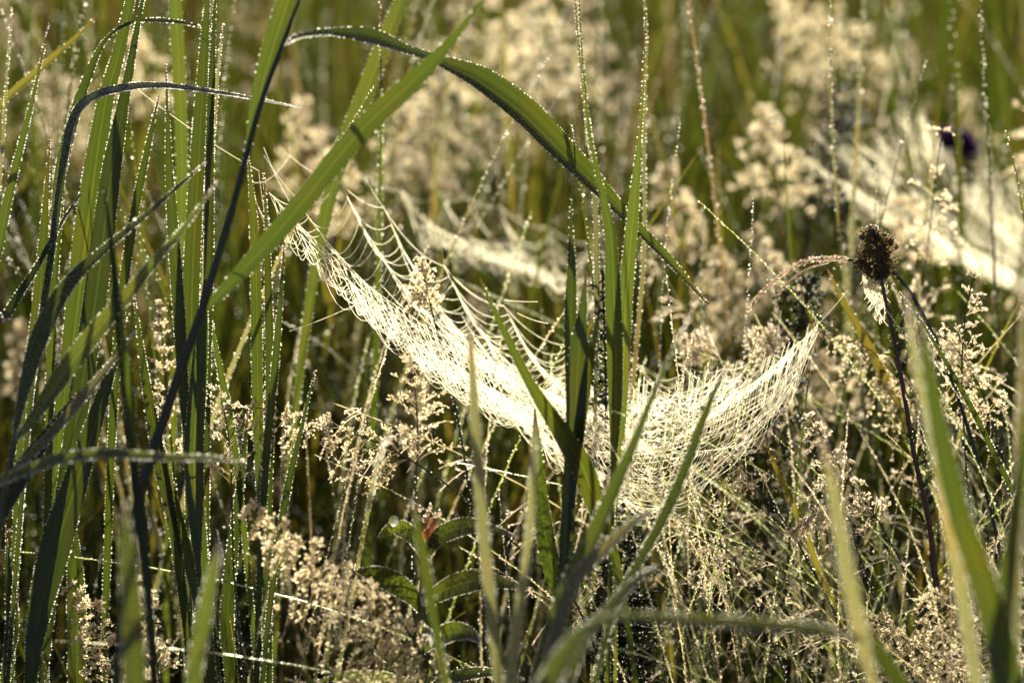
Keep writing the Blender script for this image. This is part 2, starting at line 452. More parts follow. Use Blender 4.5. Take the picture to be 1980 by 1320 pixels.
# --- reed with the two folded leaves at the left
S = [(-40, 1340, 12), (5, 980, 12), (28, 850, 12)]
dB = (-0.14, -0.14)
pl = Plant('reed', 'young reed at the left with pale green leaves slanting up to the right', 'reed', base_of(S, dB))
pl.stem(S, dB, 'pale')
pl.leaf([(28, 850, 8), (45, 770, 24), (80, 655, 42), (130, 558, 34), (195, 490, 20), (290, 410, 12), (400, 312, 3)], (-0.14, -0.10), 'bright', (0.5, 0.7), 0.4, 1.0, mist=5000)
pl.leaf([(30, 850, 8), (60, 815, 22), (115, 735, 40), (175, 655, 42), (235, 585, 32), (300, 505, 20), (360, 435, 12), (425, 345, 3)], (-0.14, -0.16), 'bright', (0.2, 0.5), 0.35, 1.0, mist=4000)
pl.leaf([(15, 925, 12), (90, 850, 22), (160, 770, 22), (225, 690, 10), (262, 640, 3)], (-0.14, -0.10), 'pale', (0.6, 0.8), 0.3, 1.0, mist=6000)
S = [(300, 1340, 14), (280, 1080, 20), (262, 900, 22), (240, 720, 20), (224, 560, 14), (210, 430, 7), (200, 360, 3)]
pl = Plant('reed', 'slim dark upright reed stem in front of the left grass clump', 'reed', base_of(S, (-0.2, -0.2)))
pl.stem(S, (-0.2, -0.2), 'dark', dew=0.4)
pl.leaf([(268, 960, 6), (262, 880, 20), (252, 760, 24), (240, 650, 16), (234, 560, 3)], (-0.2, -0.22), 'dark', (0.6, 0.6), 0.4, 0.5)

# --- single broad blades of the left clump (base first)
LG = 'broad dewy blades of the left clump'
blade('leftmost blade, thin and beaded with dew, tip high near the corner', [(-30, 640, 20), (0, 470, 24), (25, 350, 20), (62, 200, 11), (96, 42, 2)], (0.0, 0.02), 'dark', (0.5, 0.7), group=LG)
blade('needle-thin beaded blade rising at the left picture edge', [(-15, 520, 8), (2, 330, 8), (12, 180, 6), (24, 12, 2)], (0.05, 0.05), 'pale', (0.5, 0.7), group=LG)
blade('narrow dark blade with pointed tip left of the folded young reed', [(20, 1340, 16), (45, 860, 26), (70, 650, 30), (84, 480, 22), (90, 390, 14), (97, 266, 2)], (0.03, 0.03), 'dark', (0.4, 0.7), group=LG)
blade('blade bent over at its top into a thin arch near the upper left', [(100, 700, 20), (112, 440, 26), (122, 330, 28), (145, 232, 26), (178, 135, 18), (208, 75, 9), (250, 47, 8), (300, 41, 10), (360, 47, 8), (412, 61, 2)], (0.0, 0.03), 'green', (0.5, 1.0), 0.4, group=LG)
blade('wide olive blade rising steeply through the upper left', [(110, 900, 30), (145, 640, 50), (172, 420, 56), (202, 210, 38), (228, 110, 30), (258, -20, 20), (285, -120, 3)], (0.03, 0.03), 'green', (0.2, 0.3), group=LG)
blade('dark blue-green blade whose wet top arches level to the right', [(60, 800, 12), (100, 520, 16), (128, 320, 18), (148, 230, 20), (182, 193, 20), (240, 176, 18), (310, 170, 14), (390, 178, 11), (480, 191, 7), (582, 209, 2)], (-0.02, -0.03), 'dark', (0.9, 1.1), 0.5, mist=12000, group=LG)
blade('broad bright blade beside the dark reed stem, edges beaded', [(80, 1300, 30), (135, 900, 44), (185, 580, 52), (215, 340, 44), (243, 180, 24), (272, 20, 10), (290, -60, 2)], (0.0, 0.0), 'green', (0.15, 0.3), group=LG)
blade('slim blade ending in a sharp tip below the wet arch', [(215, 900, 18), (235, 600, 22), (262, 410, 20), (288, 280, 14), (307, 186, 2)], (0.02, 0.02), 'green', (0.4, 0.6), group=LG)
blade('soft bright blade standing behind the dewy clump', [(330, 900, 20), (345, 600, 26), (352, 330, 28), (347, 150, 30), (338, -20, 28), (330, -140, 3)], (0.16, 0.16), 'bright', (0.1, 0.3), group=LG, dew=0.4)
blade('tall dark blade beside the bright one, narrowing to the top', [(385, 1100, 24), (372, 830, 40), (372, 560, 38), (385, 300, 34), (396, 100, 22), (404, -30, 8), (408, -100, 2)], (0.02, 0.02), 'dark', (0.5, 0.6), group=LG)
blade('narrow green blade rising close beside the tall dark one', [(400, 900, 16), (405, 500, 22), (408, 240, 18), (414, 60, 10), (418, -60, 2)], (0.0, 0.0), 'green', (0.5, 0.6), group=LG)
blade('thin blade with twin bright beaded edges ending below the frame top', [(380, 820, 10), (398, 500, 12), (412, 270, 11), (424, 120, 7), (433, 42, 2)], (0.01, 0.01), 'pale', (0.5, 0.6), group=LG)
blade('leaning blade with beaded left edge, tip beside a diagonal leaf', [(400, 1100, 16), (360, 800, 22), (348, 620, 28), (336, 450, 26), (328, 330, 18), (324, 210, 8), (320, 120, 2)], (0.0, 0.0), 'green', (0.2, 0.4), group=LG)
blade('broad lit blade low in the left clump, right of the stem', [(400, 1200, 24), (380, 980, 40), (376, 860, 44), (385, 730, 38), (392, 630, 26), (397, 540, 6)], (-0.02, -0.02), 'green', (0.1, 0.2), group=LG)
blade('narrow blade leaning left between the two stems', [(345, 1080, 22), (312, 900, 30), (290, 780, 24), (272, 660, 12), (258, 560, 2)], (0.0, 0.0), 'dark', (0.3, 0.5), group=LG)
blade('small leaning blade right of the diagonal stem', [(470, 1000, 14), (448, 830, 20), (430, 730, 16), (412, 640, 8), (402, 570, 2)], (0.03, 0.03), 'green', (0.3, 0.5), group=LG)
blade('bright blade with beaded edge just left of the broad diagonal leaf', [(510, 1100, 16), (500, 820, 24), (497, 600, 26), (492, 440, 20), (484, 340, 8), (478, 290, 2)], (0.03, 0.03), 'green', (0.2, 0.5), group=LG)
blade('dark stiff blade under the broad diagonal leaf', [(520, 1300, 18), (518, 1000, 22), (524, 760, 22), (520, 560, 18), (516, 430, 10), (510, 330, 2)], (0.02, 0.02), 'dark', (0.5, 0.6), group=LG)
blade('slim blade at the right side of the clump beneath the web corner', [(500, 1200, 14), (515, 900, 18), (532, 720, 18), (543, 580, 12), (550, 470, 3)], (0.0, 0.0), 'green', (0.4, 0.5), group=LG)
blade('short beaded blade with a tip rising over the low panicle', [(510, 1300, 12), (535, 1080, 16), (560, 930, 16), (588, 810, 9), (611, 712, 2)], (-0.03, -0.03), 'green', (0.4, 0.6), group=LG)
blade('broad lit blade low at the left with a dark fold', [(60, 1330, 30), (75, 1200, 50), (110, 1060, 70), (150, 930, 56), (190, 800, 36), (225, 690, 16), (245, 610, 3)], (-0.05, -0.05), 'green', (0.1, 0.5), 0.4, group=LG)
blade('short broad blade behind the lower left panicle', [(150, 1340, 40), (150, 1200, 44), (145, 1080, 34), (130, 960, 14), (122, 880, 3)], (0.02, 0.02), 'dark', (0.2, 0.4), group=LG)
blade('dark blade widening downwards at the lower left edge', [(10, 1330, 22), (25, 1210, 30), (18, 1120, 20), (14, 1060, 6), (12, 1010, 2)], (0.02, 0.02), 'dark', (0.2, 0.4), group=LG)
blade('thin dark upright blade low between the stems', [(372, 1340, 12), (366, 1120, 14), (364, 960, 12), (362, 820, 5)], (0.03, 0.03), 'dark', (0.5, 0.6), group=LG)
blade('blade standing beside the low fluffy panicle', [(450, 1340, 30), (440, 1200, 32), (452, 1050, 26), (470, 900, 14), (480, 780, 3)], (0.03, 0.03), 'green', (0.2, 0.4), group=LG)
blade('low leaning blade with dotted edge left of the stem foot', [(420, 1340, 14), (375, 1120, 26), (345, 1000, 24), (318, 880, 12), (300, 780, 3)], (0.0, 0.0), 'dark', (0.2, 0.5), group=LG)
blade('broad dark blade sloping down at the left edge', [(-60, 1100, 50), (-10, 1000, 62), (50, 910, 46), (110, 820, 24), (160, 750, 4)], (-0.12, -0.10), 'green', (0.4, 0.7), 0.4, dew=0.6, group=LG)
blade('dark thin blade slanting up behind the folded leaves', [(-40, 720, 14), (20, 600, 20), (70, 520, 14), (120, 430, 8), (160, 370, 2)], (-0.05, 0.0), 'dark', (0.6, 0.8), group=LG)
blade('wide bright blade leaning behind the broad diagonal leaf', [(560, 900, 16), (610, 520, 26), (655, 320, 36), (700, 200, 42), (742, 90, 38), (785, -20, 28), (820, -110, 3)], (0.18, 0.18), 'bright', (0.2, 0.4), dew=0.5)
blade('pale blurred blade slanting across the upper left corner', [(-60, 300, 14), (0, 205, 16), (70, 140, 18), (140, 80, 12), (190, 30, 4)], (0.1, 0.12), 'yellow', (0.3, 0.5), dew=0.3)
blade('soft leaf with pale edges arching level at the lower left', [(-90, 1010, 10), (-20, 945, 20), (60, 912, 24), (130, 890, 26), (220, 882, 22), (320, 888, 18), (400, 888, 14), (475, 892, 2)], (-0.24, -0.24), 'bright', (0.8, 0.9), 0.5, dew=1.0, mist=3000)

# --- blades in front of and beside the main web
CG = 'dewy blades standing before the main web'
blade('dark broad blade in front of the web, second from its right', [(1175, 1320, 12), (1183, 1050, 12), (1187, 900, 14), (1191, 800, 28), (1191, 700, 36), (1187, 560, 36), (1181, 450, 26), (1160, 350, 14), (1140, 250, 8), (1124, 80, 4), (1118, -60, 2)], (-0.08, -0.06), 'dark', (0.5, 0.5), group=CG, spacing=0.0028)
blade('green folded blade hugging the right side of the darkest blade', [(1190, 1320, 8), (1192, 960, 8), (1200, 830, 22), (1206, 700, 30), (1212, 560, 32), (1226, 400, 26), (1236, 280, 11), (1243, 190, 6), (1249, 20, 3)], (-0.06, -0.04), 'bright', (0.1, 0.3), group=CG, spacing=0.0028)
blade('wide green blade with a pointed tip left of the darkest blade', [(1080, 1320, 14), (1088, 1100, 20), (1100, 960, 30), (1112, 840, 42), (1118, 700, 46), (1126, 610, 22), (1133, 530, 3)], (-0.1, -0.1), 'green', (0.1, 0.2), group=CG, dew=0.4)
blade('narrow dotted blade rising above the wide pointed one', [(1100, 1320, 12), (1106, 900, 20), (1104, 640, 28), (1106, 540, 22), (1105, 450, 10), (1104, 378, 2)], (-0.07, -0.07), 'dark', (0.3, 0.4), group=CG, spacing=0.003)
blade('slim forked blade tip between the two broad ones', [(1095, 1320, 10), (1108, 960, 18), (1122, 830, 26), (1136, 730, 24), (1150, 650, 13), (1162, 585, 3)], (-0.1, -0.1), 'green', (0.4, 0.5), group=CG, dew=0.4)
blade('blade leaning left across the web with a thin curved tip', [(1230, 1320, 12), (1190, 1080, 22), (1153, 975, 42), (1128, 905, 52), (1088, 836, 42), (1032, 750, 26), (975, 640, 16), (928, 538, 4)], (-0.1, -0.12), 'dark', (0.2, 0.4), group=CG, dew=0.4)
blade('short broad dark blade below the web', [(1095, 1320, 14), (1085, 1170, 26), (1066, 1090, 40), (1050, 1000, 40), (1040, 880, 24), (1034, 790, 4)], (-0.06, -0.08), 'green', (0.2, 0.4), group=CG, dew=0.4)
blade('dark narrow upright blade under the middle of the web', [(1095, 1320, 12), (1092, 1150, 18), (1098, 1020, 22), (1102, 920, 22), (1104, 840, 10)], (-0.05, -0.05), 'dark', (0.5, 0.5), group=CG, dew=0.4)
blade('tall dotted stalk-like blade at the right of the web blades', [(1215, 1200, 6), (1222, 800, 10), (1245, 500, 10), (1246, 260, 8), (1250, 60, 5), (1240, -60, 2)], (0.1, 0.12), 'pale', (0.5, 0.5), group=CG, spacing=0.003)
blade('thin blade with dotted edge crossing behind the arching leaf', [(1150, 900, 8), (1155, 560, 12), (1148, 330, 12), (1128, 170, 8), (1112, 0, 4), (1108, -60, 2)], (0.04, 0.05), 'pale', (0.5, 0.5), group=CG, spacing=0.003)

FG = 'blurred reed leaves nearest the camera'
def fg(label, pts, d, mat, **k): return blade(label, pts, (d, d), mat, group=FG, name='reed_grass', **k)
fg('upright blurred leaf with pale edge at the lower left', [(268, 1420, 46), (264, 1320, 52), (260, 1200, 50), (251, 1080, 38), (242, 970, 8)], -0.42, 'bright', twist=(0.2, 0.4), mist=3000, fold=0.5)
fg('short blurred leaf with frosted side right of the lower left one', [(365, 1420, 30), (375, 1320, 34), (396, 1200, 36), (415, 1100, 24), (426, 1050, 4)], -0.36, 'bright', twist=(0.3, 0.4), mist=5000, fold=0.5)
fg('long pale blurred leaf standing before the left half of the web', [(985, 1420, 20), (968, 1320, 22), (950, 1150, 26), (936, 1000, 26), (925, 850, 26), (915, 700, 16), (906, 610, 3)], -0.28, 'pale', twist=(0.3, 0.7), mist=4000, fold=0.5)
fg('faint pale leaf below the web, beside the long pale one', [(975, 1420, 24), (988, 1320, 26), (1005, 1180, 26), (1022, 1060, 20), (1032, 900, 14), (1036, 820, 3)], -0.3, 'pale', twist=(0.5, 0.7), mist=4000)
fg('thick dark leaf rising to the right through the web bottom', [(1020, 1420, 42), (1045, 1330, 44), (1075, 1215, 44), (1112, 1115, 42), (1152, 1030, 36), (1196, 930, 28), (1232, 845, 20), (1266, 758, 12), (1310, 660, 6), (1345, 590, 2)], -0.24, 'dark', twist=(0.6, 0.5), fold=0.4, mist=2000)
fg('thinner dark leaf crossing the right half of the web', [(1150, 1330, 12), (1200, 1155, 16), (1240, 1080, 20), (1284, 1000, 24), (1322, 915, 22), (1360, 812, 18), (1385, 750, 10), (1402, 715, 3)], -0.2, 'dark', twist=(0.6, 0.5), mist=1500)
fg('pale leaf blade forking right from the thick dark leaf', [(1030, 1420, 26), (1070, 1250, 30), (1112, 1125, 30), (1172, 1058, 26), (1225, 1010, 18), (1262, 985, 4)], -0.26, 'pale', twist=(0.4, 0.6), mist=4000)
fg('bright leaf arching over level to the right along the bottom', [(1030, 1420, 50), (1062, 1330, 52), (1098, 1262, 42), (1138, 1214, 24), (1200, 1194, 20), (1300, 1198, 24), (1450, 1208, 28), (1600, 1222, 22), (1690, 1244, 4)], -0.5, 'bright', twist=(0.4, 0.8), mist=1500, fold=0.4)
fg('grey short leaf crossing above the bottom arch', [(1080, 1420, 20), (1128, 1245, 26), (1172, 1188, 28), (1222, 1130, 20), (1272, 1092, 4)], -0.3, 'dark', twist=(0.8, 0.8), mist=5000)
fg('narrow green leaf in front of the opposite-leaved plant', [(880, 1420, 18), (862, 1320, 18), (840, 1200, 20), (824, 1100, 26), (808, 1020, 16), (798, 965, 3)], -0.3, 'dark', twist=(0.3, 0.3), dew=0.5)
fg('broad blurred leaf sweeping down the right side', [(1975, 1420, 70), (1955, 1320, 70), (1928, 1200, 66), (1895, 1095, 60), (1858, 990, 52), (1825, 850, 44), (1795, 700, 26), (1775, 600, 4)], -0.45, 'green', twist=(0.3, 0.5), fold=0.35, mist=2500)
fg('dark blurred leaf joining from the right picture edge', [(1925, 1420, 44), (1932, 1320, 48), (1940, 1180, 48), (1958, 1050, 32), (1978, 900, 24), (1990, 700, 10)], -0.42, 'dark', twist=(0.4, 0.5))
fg('small bright leaf slanting in from the lower right', [(1790, 1420, 40), (1750, 1335, 38), (1700, 1260, 34), (1655, 1195, 28), (1618, 1128, 5)], -0.4, 'green', twist=(0.3, 0.3), dew=0.4)
fg('faint pale stalk-like leaf left of the sweeping right leaf', [(1900, 1420, 24), (1870, 1200, 30), (1838, 1000, 34), (1808, 850, 26), (1772, 700, 18), (1752, 560, 4)], -0.42, 'pale', twist=(0.5, 0.6), mist=2500)
fg('pale upright leaf at the right picture edge', [(1965, 1420, 16), (1966, 1200, 20), (1972, 950, 24), (1978, 700, 18), (1975, 540, 3)], -0.38, 'pale', twist=(0.5, 0.6), mist=2500)
fg('short pale leaf foot near the middle of the right side', [(1700, 1420, 16), (1672, 1250, 30), (1640, 1100, 34), (1615, 960, 24), (1590, 850, 8)], -0.5, 'pale', twist=(0.5, 0.6), mist=2500)

YG = 'yellow and dark leaning blades of the right side'
def rb(label, pts, d, mat, **k): return blade(label, pts, (d, d), mat, group=YG, **k)
rb('yellow-green blade leaning left from the bottom, beside the web foot', [(1700, 1420, 14), (1660, 1300, 15), (1600, 1140, 16), (1545, 1000, 15), (1500, 900, 12), (1480, 850, 3)], 0.0, 'yellow', dew=0.3)
rb('golden blurred blade leaning left below the dark seed head', [(1760, 860, 14), (1715, 740, 20), (1670, 650, 20), (1630, 580, 14), (1600, 520, 3)], 0.12, 'yellow', dew=0.3)
rb('dark thin stem crossing down to the right from the seed head', [(2040, 1120, 12), (1985, 1000, 13), (1930, 890, 14), (1880, 790, 13), (1830, 700, 10), (1775, 612, 7), (1722, 545, 3)], 0.0, 'dark', twist=(0.4, 0.4))
rb('bright wide blade behind the web blades, faint and soft', [(1500, 900, 10), (1560, 700, 16), (1570, 620, 12), (1545, 560, 3)], 0.25, 'yellow', dew=0.3)

# --- plant with opposite arching leaves and a withered flower
S = [(812, 1345, 16), (814, 1255, 16), (816, 1180, 15), (818, 1120, 12), (822, 1065, 10), (832, 1035, 8)]
pl = Plant('opposite_leaved_plant', 'dewy plant with paired arching leaves and a withered orange flower', 'wild plant', base_of(S, (-0.05, -0.05)))
pl.stem(S, (-0.05, -0.05), 'pale', dew=0.8)
def herb_leaf(pts, d=(-0.05, -0.09), mat='bright'):
    mb, p, e, wd = blade_mesh([(817 + (u - 817) * 1.08, v, w_ * 1.35) for u, v, w_ in pts], d[0], d[1], False, (0.1, 0.35), 0.3)
    o = mb.build('leaf', M[mat], pl.o, pl.base)
    db = MB(); edge_dew(db, e, 0.0010, (0.0004, 0.0006)); face_dew(db, p, e, 6000, (0.00015, 0.0003))
    edge_dew(db, (p, p), 0.0016, (0.0002, 0.0003), both=False)
    tag(db.build('dew', M['dew'], o, pl.base), kind='stuff')
herb_leaf([(812, 1182, 6), (800, 1155, 24), (775, 1130, 36), (740, 1112, 34), (708, 1108, 22), (682, 1118, 3)])
herb_leaf([(822, 1182, 6), (840, 1152, 24), (875, 1132, 36), (915, 1122, 36), (955, 1126, 22), (1005, 1138, 3)])
herb_leaf([(818, 1080, 5), (806, 1048, 18), (790, 1026, 28), (770, 1018, 24), (752, 1026, 14), (737, 1040, 2)], (-0.05, -0.03))
herb_leaf([(826, 1080, 5), (836, 1052, 20), (858, 1030, 30), (895, 1018, 30), (935, 1022, 18), (985, 1036, 2)])
herb_leaf([(818, 1262, 5), (840, 1236, 22), (870, 1222, 34), (900, 1226, 24), (922, 1244, 2)], (-0.05, -0.11))
herb_leaf([(812, 1262, 5), (806, 1240, 16), (816, 1222, 20), (830, 1226, 12), (832, 1250, 2)], (-0.05, -0.13))
herb_leaf([(812, 1335, 5), (780, 1318, 20), (730, 1308, 24), (680, 1306, 16), (625, 1316, 2)], (-0.05, -0.09))
herb_leaf([(818, 1345, 5), (850, 1318, 18), (900, 1302, 20), (950, 1300, 12), (1000, 1312, 2)], (-0.05, -0.0))
mb = MB()
for k, (a0, a1, wpx) in enumerate([((832, 1050), (842, 1000), 22), ((830, 1050), (824, 1004), 14), ((834, 1050), (850, 1012), 14)]):
    P3 = [P(a0[0], a0[1], -0.05), P((a0[0] + a1[0]) / 2 + 3, (a0[1] + a1[1]) / 2, -0.055), P(a1[0], a1[1], -0.05 + 0.004 * k)]
    p = catmull(P3, 12) + np.array([(-0.002, 0.0, 0.003)[k], 0, 0]); ww = np.sin(np.linspace(0.3, 2.9, 12)) * wpx * PXM * 4 * 1.6
    ribbon(mb, p, np.maximum(ww, 0.0008), view_side(p, np.full(12, 0.25 * k)), 0.3)
fl = mb.build('withered_flower', M['orange'], pl.o, pl.base)
mb = MB()
c = np.array([P(812, 984, -0.05), P(826, 994, -0.048), P(832, 980, -0.05), P(842, 998, -0.05), P(820, 1004, -0.05), P(850, 992, -0.052)])
blobs(mb, c, 0.0019, np.array([[0.3, 0, 1]] * 6) + rng.normal(0, 0.3, (6, 3)), 1.4, kind='ico')
tube(mb, catmull([P(832, 1040, -0.05), P(828, 1010, -0.05), P(826, 990, -0.05)], 8), 0.0006)
sd = mb.build('seed_capsule', M['spike'], pl.o, pl.base)
mb = MB(); blobs(mb, c + np.array([0, 0, 0.0028]), 0.0008, kind='ico'); c2 = P(762, 1010, -0.05)
tag(mb.build('dew', M['dew'], fl, pl.base), kind='stuff')
mb = MB(); blobs(mb, [c2 + np.array([0, 0, 0.0015])], 0.0036, kind='big'); mb.build('water_drop', M['drop'], pl.o, pl.base)

# ---------------------------------------------------------------- panicles
def panicle_geo(hb, bb, db, axis, L0, nodes=14, per=4, droop=0.5, spk=9, size=0.0011, spread=0.9, drops=0.5, grav=1.0):
    """airy flower head along axis (n,3): whorls of fine branches with spikelets; hb husks, bb branches, db dew"""
    t = tangents(axis); n = len(axis)
    s = np.concatenate([[0], np.cumsum(np.linalg.norm(np.diff(axis, axis=0), axis=1))]); s /= s[-1]
    lines = []; sp = []; sd = []; dr = []
    for k in range(nodes):
        u = (k + rng.uniform(0, 0.8)) / nodes
        p0 = np.array([np.interp(u, s, axis[:, i]) for i in range(3)]); tt = t[min(n - 1, int(u * n))]
        for b in range(per):
            L = L0 * (0.25 + 0.85 * (1 - u) ** 0.8) * rng.uniform(0.55, 1.15)
            a = rng.uniform(0, 2 * math.pi)
            e = rng.normal(0, 1, 3); e = unit(e - tt * np.dot(e, tt))
            d = unit(tt * rng.uniform(0.5, 1.1) + e * spread)
            f = np.linspace(0, 1, 6)[:, None]
            ln = p0 + d * L * f + np.array([0, 0, -1]) * droop * L * f ** 2 * rng.uniform(0.5, 1.4)
            lines.append(ln)
            m = max(3, int(spk * (0.5 + 0.8 * L / L0)))
            # secondary branchlets
            for q in range(max(1, m // 3)):
                g = rng.uniform(0.3, 1.0); i0 = g * 5; ii = min(4, int(i0)); c0 = ln[ii] + (ln[ii + 1] - ln[ii]) * (i0 - ii)
                dd = unit(d + rng.normal(0, 0.7, 3)) * L * rng.uniform(0.12, 0.3)
                f2 = np.linspace(0, 1, 6)[:, None]
                l2 = c0 + dd * f2 + np.array([0, 0, -1]) * 0.25 * np.linalg.norm(dd) * f2 ** 2
                lines.append(l2)
                for _ in range(4):
                    x = rng.uniform(0.3, 1.0); jj = min(4, int(x * 5)); c1 = l2[jj] + (l2[jj + 1] - l2[jj]) * (x * 5 - jj)
                    sp.append(c1 + rng.normal(0, size * 0.6, 3)); sd.append(dd)
            for q in range(m // 2):
                g = rng.uniform(0.4, 1.0); ii = min(4, int(g * 5)); c0 = ln[ii] + (ln[ii + 1] - ln[ii]) * (g * 5 - ii)
                sp.append(c0 + rng.normal(0, size * 0.7, 3)); sd.append(d)
    tubes(bb, np.array(lines), 0.00022)
    sp = np.array(sp); sd = np.array(sd)
    sd = unit(sd) + rng.normal(0, 0.5, sd.shape)
    blobs(hb, sp, rng.uniform(0.75, 1.2, len(sp)) * size * 0.62, sd, 2.1)
    kx = rng.random(len(sp)) < drops
    dp = sp[kx] + unit(sd[kx]) * size * 1.1
    blobs(db, dp, rng.uniform(0.35, 0.75, len(dp)) * size * 0.75)
    return sp

def panicle_plant(label, stem_pts, head_from, d, L0px, husk='husk', nodes=14, per=4, droop=0.5, spk=9, size=0.0011, drops=0.5, group=None, stem_mat='stem', spread=0.9, name='flowering_grass'):
    """stem_pts base to tip in photo pixels; the head starts at index head_from"""
    P3, ws = px_path([(u, v, 5) for u, v in stem_pts], d[0], d[1], True)
    n = 10 * len(P3); p = catmull(P3, n); r = np.linspace(0.0011, 0.0004, n)
    k = int((head_from + 2) / (len(P3) - 1) * n)
    root = empty(name, p[0]); tag(root, label, 'flowering grass', group)
    sb = MB(); tube(sb, p, r, 4); st = sb.build('stem', M[stem_mat], root, p[0])
    sdw = MB(); stem_dew(sdw, p[: k], 0.001, 0.6); tag(sdw.build('dew', M['dew'], st, p[0]), kind='stuff')
    hb = MB(); db = MB()
    bb = MB()
    panicle_geo(hb, bb, db, p[k:], L0px * PXM * (DIST + d[0]), nodes, per, droop, spk, size, spread, drops)
    h = hb.build('panicle', M[husk], root, p[0])
    tag(bb.build('branch', M['branchlet'], h, p[0]), kind='stuff')
    tag(db.build('dew', M['dew'], h, p[0]), kind='stuff')
    return root

PG = 'flowering grasses picked out near the webs'
panicle_plant('dense beige drooping flower head low left of the opposite-leaved plant', [(900, 1420), (840, 1300), (760, 1180), (690, 1110), (610, 1055), (540, 1005), (488, 965)], 1, (-0.13, -0.13), 125, nodes=24, per=5, droop=1.6, spk=12, size=0.0013, drops=0.3, group=PG)
panicle_plant('bowing dewy flower head spread level beneath the left web edge', [(1130, 1200), (1020, 1075), (900, 965), (800, 893), (710, 848), (600, 812), (500, 788), (400, 800)], 3, (0.02, 0.03), 85, nodes=20, per=4, droop=0.7, spk=10, size=0.0010, drops=0.4, group=PG)
panicle_plant('upright beige flower head under the middle of the web', [(800, 1320), (800, 1050), (806, 900), (806, 790), (792, 680)], 2, (0.07, 0.07), 95, nodes=13, per=4, droop=0.3, spk=10, size=0.0011, drops=0.3, group=PG)
panicle_plant('small upright flower head in front of the web loops', [(900, 900), (860, 700), (835, 600), (822, 540), (815, 500)], 2, (0.06, 0.06), 50, nodes=10, per=4, group=PG)
panicle_plant('glittering fine flower head over the top of the web, left one', [(1560, 1200), (1500, 900), (1440, 770), (1390, 695), (1320, 655)], 3, (0.12, 0.14), 60, husk='husk_pink', nodes=13, per=4, droop=0.2, spk=7, size=0.0009, drops=0.9, group=PG)
panicle_plant('glittering fine flower head over the web at its right end', [(1640, 1250), (1590, 950), (1545, 800), (1510, 710), (1480, 640)], 3, (0.10, 0.12), 70, husk='husk_pink', nodes=13, per=4, droop=0.2, spk=7, size=0.0009, drops=0.9, group=PG)
panicle_plant('fine dewy flower head hanging left, right of the web foot', [(1900, 1420), (1790, 1180), (1700, 1010), (1640, 930), (1600, 860), (1565, 800)], 2, (0.0, 0.0), 85, husk='husk_pink', nodes=16, per=5, droop=0.8, spk=9, size=0.0009, drops=0.9, group=PG)
panicle_plant('curled frosted flower head on a thin leaning stem below it', [(1810, 1420), (1720, 1220), (1660, 1070), (1640, 1000), (1590, 990), (1530, 1030)], 3, (-0.02, -0.02), 40, husk='husk_pink', nodes=16, per=4, droop=1.0, spk=8, size=0.0009, drops=0.9, group=PG)
panicle_plant('spread sparse flower head at the lower middle right', [(1560, 1420), (1500, 1260), (1440, 1120), (1400, 1060), (1350, 1040)], 2, (-0.02, -0.02), 100, husk='husk_pink', nodes=10, per=3, droop=0.9, spk=8, size=0.0009, drops=0.9, group=PG)
panicle_plant('sparse branching flower head right under the web tip', [(1700, 1380), (1560, 1080), (1480, 960), (1430, 900), (1390, 860)], 2, (0.0, 0.0), 110, husk='husk_pink', nodes=8, per=3, droop=1.0, spk=7, size=0.0009, drops=0.9, group=PG)
panicle_plant('beige bushy flower head in the lower right corner', [(2040, 1420), (1980, 1330), (1920, 1250), (1860, 1190), (1790, 1150)], 1, (-0.08, -0.08), 150, nodes=16, per=5, droop=0.9, spk=10, size=0.0010, drops=0.4, group=PG)
panicle_plant('beige bushy flower head at the bottom, left of the corner one', [(1960, 1450), (1870, 1340), (1790, 1270), (1730, 1220), (1670, 1190)], 1, (-0.03, -0.03), 140, nodes=16, per=5, droop=0.9, spk=10, size=0.0010, drops=0.5, group=PG)
panicle_plant('fluffy flower head low between the lower left leaves', [(270, 1450), (230, 1330), (200, 1230), (175, 1170), (140, 1130)], 1, (0.0, 0.0), 85, nodes=14, per=5, droop=0.6, spk=9, size=0.0012, drops=0.4, group=PG)
panicle_plant('small flower head between the stems at the bottom left', [(330, 1450), (310, 1330), (296, 1240), (280, 1170), (262, 1110)], 1, (0.03, 0.03), 70, nodes=12, per=5, group=PG)
panicle_plant('narrow flower head glinting between the left blades', [(350, 1100), (335, 900), (325, 790), (316, 680), (304, 570)], 1, (0.06, 0.06), 45, nodes=14, per=4, droop=0.2, drops=0.7, group=PG)
panicle_plant('fine dark flower head among the blades left of centre', [(470, 1300), (452, 1100), (448, 940), (440, 830), (420, 740)], 2, (-0.02, -0.02), 80, husk='husk_pink', nodes=10, per=3, droop=0.2, size=0.0008, drops=0.6, group=PG)
panicle_plant('loose dewy flower head by the right edge below the seed head', [(1990, 1300), (1960, 1000), (1920, 820), (1880, 720), (1830, 650)], 2, (0.05, 0.05), 90, nodes=14, per=4, droop=0.8, drops=0.7, group=PG)
panicle_plant('thin stepped flower head glinting near the right edge', [(1890, 1200), (1868, 900), (1860, 720), (1868, 600), (1885, 530)], 2, (0.05, 0.05), 80, husk='husk_pink', nodes=8, per=3, droop=0.3, size=0.0009, drops=0.8, group=PG)
panicle_plant('bowing flower head behind the sweeping right leaf', [(1960, 1150), (1860, 950), (1790, 800), (1720, 700), (1620, 650), (1570, 640)], 2, (0.12, 0.12), 70, nodes=18, per=4, droop=1.2, drops=0.3, group=PG)
BG2 = 'soft beige flower heads behind the webs'
